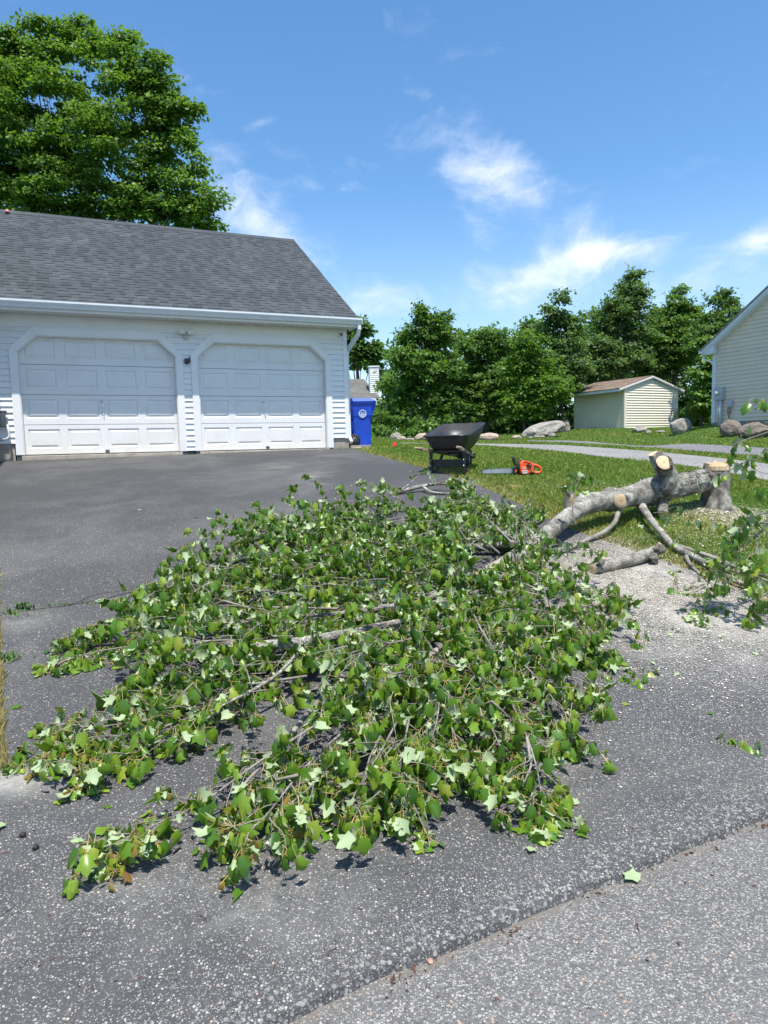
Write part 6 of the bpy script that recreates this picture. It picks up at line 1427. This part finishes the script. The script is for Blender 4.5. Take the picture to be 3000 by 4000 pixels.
# ------------------------------------------------------------------ crowns
def leaf_cards(centers, radii, per, size, droop=.35, flat=.62, shell=.55, wind=(0.25, 0.0), stretch=0.0):
    """many small leaf faces gathered in clumps; each clump is a shallow dome"""
    Cc = np.repeat(centers, per, axis=0); R = np.repeat(radii, per); N = len(Cc)
    u = rng.normal(0, 1, (N, 3)); u /= np.linalg.norm(u, axis=1, keepdims=True); u[:, 2] = np.where(u[:, 2] < -.35, -u[:, 2] * .8, u[:, 2])
    r = R * (shell + (1 - shell) * rng.random(N)) * (1 + .25 * rng.normal(0, 1, N)); ce = rng.normal(0, 1, (len(centers), 3)) * np.array([1, 1, .6]) + np.array([wind[0] * 1.5, 0, .25]); ce /= np.linalg.norm(ce, axis=1, keepdims=True); ce = np.repeat(ce, per, axis=0); of = u * r[:, None] * np.array([1, 1, flat]); of = (of + ce * (of * ce).sum(1, keepdims=True) * stretch) * (1 - .18 * stretch); P = Cc + of; P[:, 2] -= .12 * R * rng.random(N)
    out = u * np.array([1, 1, .4]); n = np.array([0, 0, 1.0]) * (.65 + .3 * rng.random((N, 1))) + out * .55 + rng.normal(0, .5, (N, 3))
    d = out + np.array([wind[0], wind[1], -droop]) + rng.normal(0, .5, (N, 3)); Rm = frames(d, n); s = size * rng.uniform(.6, 1.35, N)
    loc = np.array([[0, 0, 0], [.36, .42, -.06], [0, 1, -.16], [-.36, .42, -.06]]); V = np.einsum('nij,kj->nki', Rm, loc) * s[:, None, None] + P[:, None, :]
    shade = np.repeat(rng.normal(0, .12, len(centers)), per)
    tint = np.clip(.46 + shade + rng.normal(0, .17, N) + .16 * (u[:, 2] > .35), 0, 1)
    return V.reshape(-1, 3), np.repeat(tint, 4)
lobe_grow = 1.0
def lobes_to_centers(lobes, Z, clump, dens, depth=.75, zj=.35):
    """lobes (photo place, half sizes) become clump centres spread through a solid ellipsoid at distance Z"""
    cs = []; rs = []
    for px, py, rx, ry in lobes:
        c = deep(px, py, Z + rng.normal(0, zj)); k = Z / FPX; a, bq = rx * k * lobe_grow, ry * k * lobe_grow; dp = (a + bq) / 2 * depth; n = max(3, int(dens * a * bq * 3.1 / (clump ** 2)))
        u = rng.normal(0, 1, (n, 3)); u /= np.linalg.norm(u, axis=1, keepdims=True); r = rng.random((n, 1)) ** .46
        cs.append(c + u * r * np.array([a, dp, bq]) * .90); rs.append(clump * rng.uniform(.6, 1.25, n))
    return np.concatenate(cs), np.concatenate(rs)
def tree(name, label, lobes, Z, base, clump, dens, per, size, m, trunk_r=.15, trunk_top=None, limbs=10, group=None, droop=.35, wind=(.25, 0), cat="tree", flat=.62, depth=.75, part="crown", tm=None, stretch=0.0):
    b = deep(base[0], base[1], Z); b[2] = float(T(b[0], b[1])); org = tuple(b); g = thing(name, org, label, cat, 0, group)
    cs, rs = lobes_to_centers(lobes, Z, clump, dens, depth); V, tint = leaf_cards(cs, rs, per, size, droop, flat, wind=wind, stretch=stretch)
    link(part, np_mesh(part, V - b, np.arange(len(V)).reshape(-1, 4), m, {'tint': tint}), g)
    if trunk_r:
        tm = tm or M['fartrunk']; mb = MB(); top = deep(*trunk_top, Z) if trunk_top else cs[np.argmax(cs[:, 2])]; pts = []
        for k in range(9):
            f = k / 8; p = b * (1 - f) + (b + (top - b) * .74) * f; p = p + np.array([.12 * math.sin(3 * f + Z), .1 * math.cos(4 * f), 0]) * (f > 0); p[2] -= .25 * (k == 0); pts.append(tuple(p - b))
        mb.tube(pts, [trunk_r * (1.35 if k == 0 else 1 - .09 * k) for k in range(9)], 9, jit=.08); mb.build("trunk", tm, g, recalc=False)
        mb = MB()
        order = rng.permutation(len(cs))[:limbs]
        for i in order:
            e = cs[i] - b; f = np.clip((e[2] / max(.1, (top - b)[2])) * rng.uniform(.25, .65), .1, .8); s = np.array(pts[int(f * 8)]); mid = (s + e) / 2 + np.array([0, 0, .12 * np.linalg.norm(e - s)]) * .4; r = trunk_r * rng.uniform(.10, .22); mb.tube([tuple(s), tuple(mid), tuple(e)], [r, r * .6, r * .2], 5)
        mb.build("limb", tm, g, recalc=False)
    return g
# the big maple over the garage roof
ZM = 23.0
MAPLE = [(230, 560, 470, 420), (-120, 500, 300, 330), (120, 250, 230, 150), (300, 150, 120, 90), (190, 120, 110, 60), (430, 160, 120, 80), (520, 260, 100, 110), (610, 300, 70, 80), (660, 430, 90, 90), (720, 480, 60, 110), (730, 560, 45, 70), (640, 640, 110, 110), (720, 760, 90, 90), (800, 790, 60, 45), (830, 775, 30, 28), (700, 860, 130, 60), (810, 880, 60, 30), (450, 800, 200, 120), (200, 820, 230, 110), (0, 760, 200, 140), (-60, 240, 160, 120), (20, 160, 100, 60), (600, 470, 140, 150), (620, 770, 150, 130), (560, 350, 110, 110), (740, 660, 60, 60), (760, 850, 70, 50)]
tree("maple_tree", "tall bright green maple rising behind the garage roof", MAPLE, ZM, (290, 1700), .46, 1.15, 140, .135, M['crown_a'], .22, (300, 480), 34, droop=.45, wind=(.5, 0), flat=.55, depth=.62)
G = "trees along the back of the lawns"
tree("oak_tree", "dark tree far behind, between garage corner and the distant chimney", [(1405, 1300, 60, 55), (1385, 1280, 45, 40), (1440, 1370, 50, 50), (1400, 1400, 75, 70), (1470, 1390, 25, 25), (1500, 1480, 35, 40), (1350, 1350, 60, 80)], 50, (1400, 1700), .75, 1.6, 150, .30, M['crown_c'], .25, group=G)
W_ = [
    ("ash_tree", "leftmost wood tree with two pointed tops, right of the distant chimney", [(1650, 1250, 45, 55), (1720, 1265, 45, 50), (1610, 1330, 60, 55), (1690, 1350, 85, 70), (1580, 1400, 55, 50), (1650, 1450, 100, 70), (1740, 1440, 60, 70), (1600, 1530, 75, 70), (1700, 1560, 90, 70)], 31, (1660, 1705), 'crown_b', .12),
    ("ash_tree", "broad round-topped wood tree straight behind the wheelbarrow", [(1905, 1320, 60, 48), (1850, 1370, 75, 60), (1960, 1340, 55, 55), (1900, 1430, 110, 80), (1820, 1500, 80, 70), (1960, 1500, 90, 80), (1880, 1580, 120, 60)], 32, (1890, 1705), 'crown_b', .13),
    ("cherry_tree", "drooping wood tree with hanging sprays left of the cream shed", [(2060, 1350, 55, 60), (2030, 1430, 70, 60), (2100, 1440, 80, 70), (2050, 1530, 100, 70), (2140, 1540, 90, 70), (2060, 1610, 80, 40), (2000, 1580, 50, 40)], 29.5, (2060, 1705), 'crown_a', .09),
    ("birch_tree", "thin wispy tree with sparse bent top left of the tallest one", [(2200, 1160, 26, 30), (2150, 1210, 24, 22), (2180, 1245, 40, 35), (2230, 1280, 55, 45), (2130, 1310, 60, 45), (2200, 1360, 85, 60), (2130, 1420, 85, 60), (2240, 1430, 80, 60), (2190, 1500, 90, 55)], 33, (2190, 1705), 'crown_e', .05),
    ("oak_tree", "tallest tree of the wood, its top leaning right above the shed", [(2478, 1085, 30, 32), (2450, 1135, 50, 45), (2500, 1150, 30, 45), (2410, 1190, 60, 50), (2470, 1220, 65, 55), (2360, 1250, 55, 45), (2400, 1300, 85, 65), (2500, 1310, 65, 60), (2330, 1370, 75, 60), (2440, 1400, 110, 65), (2330, 1450, 85, 55)], 36, (2420, 1690), 'crown_e', .15),
    ("oak_tree", "pointed tree right of the tallest one, behind the shed roof", [(2655, 1150, 24, 32), (2640, 1200, 50, 45), (2690, 1225, 45, 45), (2590, 1240, 45, 45), (2620, 1290, 85, 60), (2690, 1310, 65, 60), (2560, 1350, 75, 60), (2640, 1400, 100, 60), (2560, 1440, 90, 50)], 37, (2620, 1690), 'crown_b', .16),
    ("ash_tree", "open-crowned tree rising beside the neighbour's rake board", [(2820, 1155, 26, 20), (2785, 1180, 24, 18), (2840, 1195, 38, 28), (2870, 1225, 28, 22), (2790, 1240, 45, 34), (2840, 1270, 45, 34), (2770, 1310, 60, 50), (2720, 1350, 60, 50), (2810, 1340, 50, 50)], 35, (2790, 1690), 'crown_c', .13)]
lobe_grow = 1.10
for nm, lab, lobes, Z, base, m_, tr in W_:
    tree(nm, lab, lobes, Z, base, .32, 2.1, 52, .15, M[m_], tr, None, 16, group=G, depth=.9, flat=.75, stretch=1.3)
lobe_grow = 1.0
tree("sumac", "bright layered sumac filling the gap between shed and neighbour house", [(2760, 1345, 60, 30), (2775, 1420, 60, 45), (2745, 1460, 62, 45), (2770, 1530, 60, 55), (2735, 1570, 42, 50), (2750, 1610, 45, 30)], 30.5, (2745, 1675), .36, 1.7, 110, .19, M['crown_d'], .06, None, 10, flat=.4, droop=.6, cat="shrub", depth=1.0)
tree("hedge_bush", "trimmed dense bush just right of the blue bin", [(1490, 1640, 40, 40), (1530, 1655, 38, 45), (1470, 1680, 40, 35), (1530, 1700, 35, 25)], 27, (1505, 1722), .30, .6, 120, .13, M['crown_b'], 0, cat="bush", part="foliage")
tree("shrub", "loose light green shrub among the rocks left of the wheelbarrow", [(1620, 1680, 40, 26), (1665, 1672, 45, 30), (1700, 1690, 30, 20), (1590, 1700, 25, 15)], 26, (1640, 1722), .24, .55, 70, .12, M['crown_d'], 0, cat="shrub", part="foliage")
tree("shrub", "pale sapling between the distant chimney and the first wood tree", [(1515, 1570, 30, 60), (1530, 1500, 25, 35), (1545, 1620, 35, 40)], 33, (1520, 1715), .35, .5, 90, .18, M['crown_b'], .04, None, 5, cat="sapling")
# second row of the wood and its dark undergrowth: one mass nobody could count
cs = []; rs = []
for (px, py, rx, ry, Z) in [(1560, 1560, 80, 110, 38), (1800, 1540, 160, 120, 38), (2000, 1480, 150, 120, 39), (2200, 1540, 160, 120, 38), (2420, 1520, 180, 120, 41), (2640, 1520, 150, 120, 41), (2820, 1480, 110, 150, 40), (1700, 1660, 190, 50, 35), (1960, 1660, 190, 50, 35), (2200, 1650, 160, 50, 35), (2700, 1640, 130, 40, 33), (1620, 1480, 90, 90, 40), (2330, 1400, 130, 90, 42), (1790, 1430, 90, 90, 39), (2010, 1400, 90, 90, 40), (2280, 1330, 70, 70, 41), (2560, 1380, 110, 110, 43), (2720, 1330, 90, 90, 43), (1560, 1400, 50, 80, 42)] + [(1780, 1340, 70, 70, 40), (2060, 1310, 70, 70, 41), (2330, 1260, 60, 60, 42), (2570, 1270, 50, 70, 43), (2740, 1260, 50, 60, 43)] + [(1460 + 95 * k, 1640, 70, 75, 41) for k in range(15)] + [(1500 + 120 * k, 1690, 80, 30, 36.5) for k in range(12)]:
    a, r = lobes_to_centers([(px, py, rx, ry)], Z, .75, 1.7, .5); cs.append(a); rs.append(r)
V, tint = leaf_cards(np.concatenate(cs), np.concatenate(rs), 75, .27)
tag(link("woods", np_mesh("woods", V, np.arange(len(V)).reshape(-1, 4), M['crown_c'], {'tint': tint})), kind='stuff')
# saplings' stems in the shade under the wood
G = "slim trunks in the shade of the wood"
STEMS = ('slim dark trunk in the shade straight above the long low rock', 'slim dark trunk in the shade just left of the slab boulder', 'slim dark trunk in the shade behind the top of the slab boulder')
for k, px in enumerate((1890, 2010, 2110)):
    Z = 37 + (k * 7 % 4); b = deep(px, 1700, Z); b[2] = float(T(b[0], b[1])); mb = MB(); lean = rng.normal(0, .2)
    mb.tube([(0, 0, -.2), (lean * .3, 0, 1.2), (lean, .1, 2.6), (lean * 1.2, .1, 3.6)], [.07, .055, .045, .03], 8, jit=.1); o = mb.build("sapling_trunk", M['fartrunk'], recalc=False); o.location = tuple(b); tag(o, STEMS[k], "sapling", G)

# weeds: in the crack, along the verge, before the shed
def weed(px, py, label, n, hgt, spread, seed):
    P = at(px, py); lr = np.random.default_rng(seed); V = []; F = []
    for k in range(n):
        a = lr.uniform(0, 6.28); r = abs(lr.normal(0, spread)); x, y = P[0] + r * math.cos(a), P[1] + r * math.sin(a) * .4; z = float(T(x, y)) + .012; h = hgt * lr.uniform(.5, 1.2); ln = lr.uniform(0, 6.28); w = hgt * .09; b = len(V); lx, ly = math.cos(ln) * h * .7, math.sin(ln) * h * .7
        V += [(x - w * math.sin(ln), y + w * math.cos(ln), z), (x + w * math.sin(ln), y - w * math.cos(ln), z), (x + lx * .5 + w * math.sin(ln), y + ly * .5 - w * math.cos(ln), z + h * .8), (x + lx, y + ly, z + h * .8), (x + lx * .5 - w * math.sin(ln), y + ly * .5 + w * math.cos(ln), z + h * .8)]; F += [(b, b + 1, b + 2, b + 4), (b + 4, b + 2, b + 3)]
    me = bpy.data.meshes.new("weed"); me.from_pydata([(v[0] - P[0], v[1] - P[1], v[2] - P[2]) for v in V], [], F); me.materials.append(M['tuft']); o = link("weed", me); o.location = tuple(P); tag(o, label, "weed")
weed(40, 2405, "creeping weeds where the crack meets the left edge", 40, .05, .12, 1)
weed(95, 2388, "upright grass tuft in the crack near the left edge", 22, .07, .05, 2)
weed(190, 2375, "first little tuft along the driveway crack", 14, .03, .04, 3)
weed(255, 2372, "second little tuft along the driveway crack", 14, .03, .04, 4)
weed(350, 2368, "yellowish tuft beside the pale leaf on the crack", 14, .03, .04, 5)
weed(535, 2302, "sparse tuft far along the crack, by the boughs", 14, .03, .04, 6)
weed(870, 2265, "tuft in the crack at the left margin of the pile", 18, .035, .06, 7)
weed(20, 2590, "leafy green clump on the left verge above the dead grass", 40, .06, .07, 8)
weed(30, 3035, "small weeds by the sand patch on the left verge", 30, .04, .06, 9)
weed(2650, 2480, "long weed patch in the pavement crack right of the sawdust", 50, .03, .20, 10)
weed(2760, 2405, "fresh grass tuft in the pavement near the right limb", 24, .05, .05, 11)
weed(2490, 1668, "spiky weed on the left before the shed front", 26, .22, .14, 12)
weed(2540, 1668, "spiky weed on the right before the shed front", 26, .22, .14, 13)
# crack across the driveway: a shallow dark groove of broken asphalt
def crack(pts, w, name="crack"):
    P = bend([at(px, py) for px, py in pts], 60); mb = MB()
    for i in range(59):
        a, b = P[i], P[i + 1]; d = b - a; s = np.array([-d[1], d[0], 0]); s /= np.linalg.norm(s); wa, wb = [w * (.5 + .8 * abs(mn.noise(Vector((q[0] * 9, q[1] * 9, 2))))) for q in (a, b)]
        z = .0185; mb.quad([(*(a - s * wa)[:2], a[2] + z), (*(a + s * wa)[:2], a[2] + z), (*(b + s * wb)[:2], b[2] + z), (*(b - s * wb)[:2], b[2] + z)])
    o = mb.build(name, M['crackfill'], recalc=False); tag(o, kind='structure')
M['crackfill'] = plain('crack_fill', (.016, .015, .014), .95, var=.4, scale=60, dirt=((.10, .08, .05), .35))
crack([(-10, 2415), (110, 2392), (250, 2376), (400, 2350), (520, 2318), (700, 2290), (900, 2270), (1100, 2262)], .008)
crack([(250, 2376), (310, 2360), (350, 2335), (450, 2318), (620, 2300)], .005)

# crumbs of bark and dry bits gathered in the seam and on the paving
def debris():
    n = 260; u = rng.uniform(-1.0, 4.0, n); d = np.abs(rng.normal(0, .03, n)) * np.where(rng.random(n) < .25, 6, 1); P = []; F = []
    k = rng.integers(0, 9, n); u = np.where(rng.random(n) < .6, (k - 1) * .42 + rng.normal(0, .035, n), u)
    for i in range(n):
        x, y = E0 + ED * u[i] - EN * (d[i] + .012); z = -1.5995; s = rng.uniform(.003, .011); a = rng.uniform(0, 6.28); w = s * .4; c, q = math.cos(a), math.sin(a); b = len(P)
        P += [(x - c * s, y - q * s, z), (x - q * w, y + c * w, z + s * .5), (x + c * s, y + q * s, z + .001), (x + q * w, y - c * w, z)]; F.append((b, b + 1, b + 2, b + 3))
    for i in range(240):
        px, py = rng.uniform(0, 3000), rng.uniform(1850, 3900); p = at(px, py)
        if edge_d(p[0], p[1]) < .1 or not inpoly(np.array([p[0]]), np.array([p[1]]), drive_poly)[0]: continue
        x, y, z = p[0], p[1], p[2] + .018; s = rng.uniform(.006, .03) * (1 if rng.random() < .3 else .4); a = rng.uniform(0, 6.28); w = min(.0025, s * .3); c, q = math.cos(a), math.sin(a); b = len(P)
        P += [(x - c * s, y - q * s, z), (x - q * w, y + c * w, z + w), (x + c * s, y + q * s, z), (x + q * w, y - c * w, z)]; F.append((b, b + 1, b + 2, b + 3))
    tag(link("debris", np_mesh("debris", np.array(P), np.array(F), M['crumb'])), kind='stuff')
M['crumb'] = plain('bark_crumb', (.085, .042, .028), .9, var=.5, scale=30)
debris()
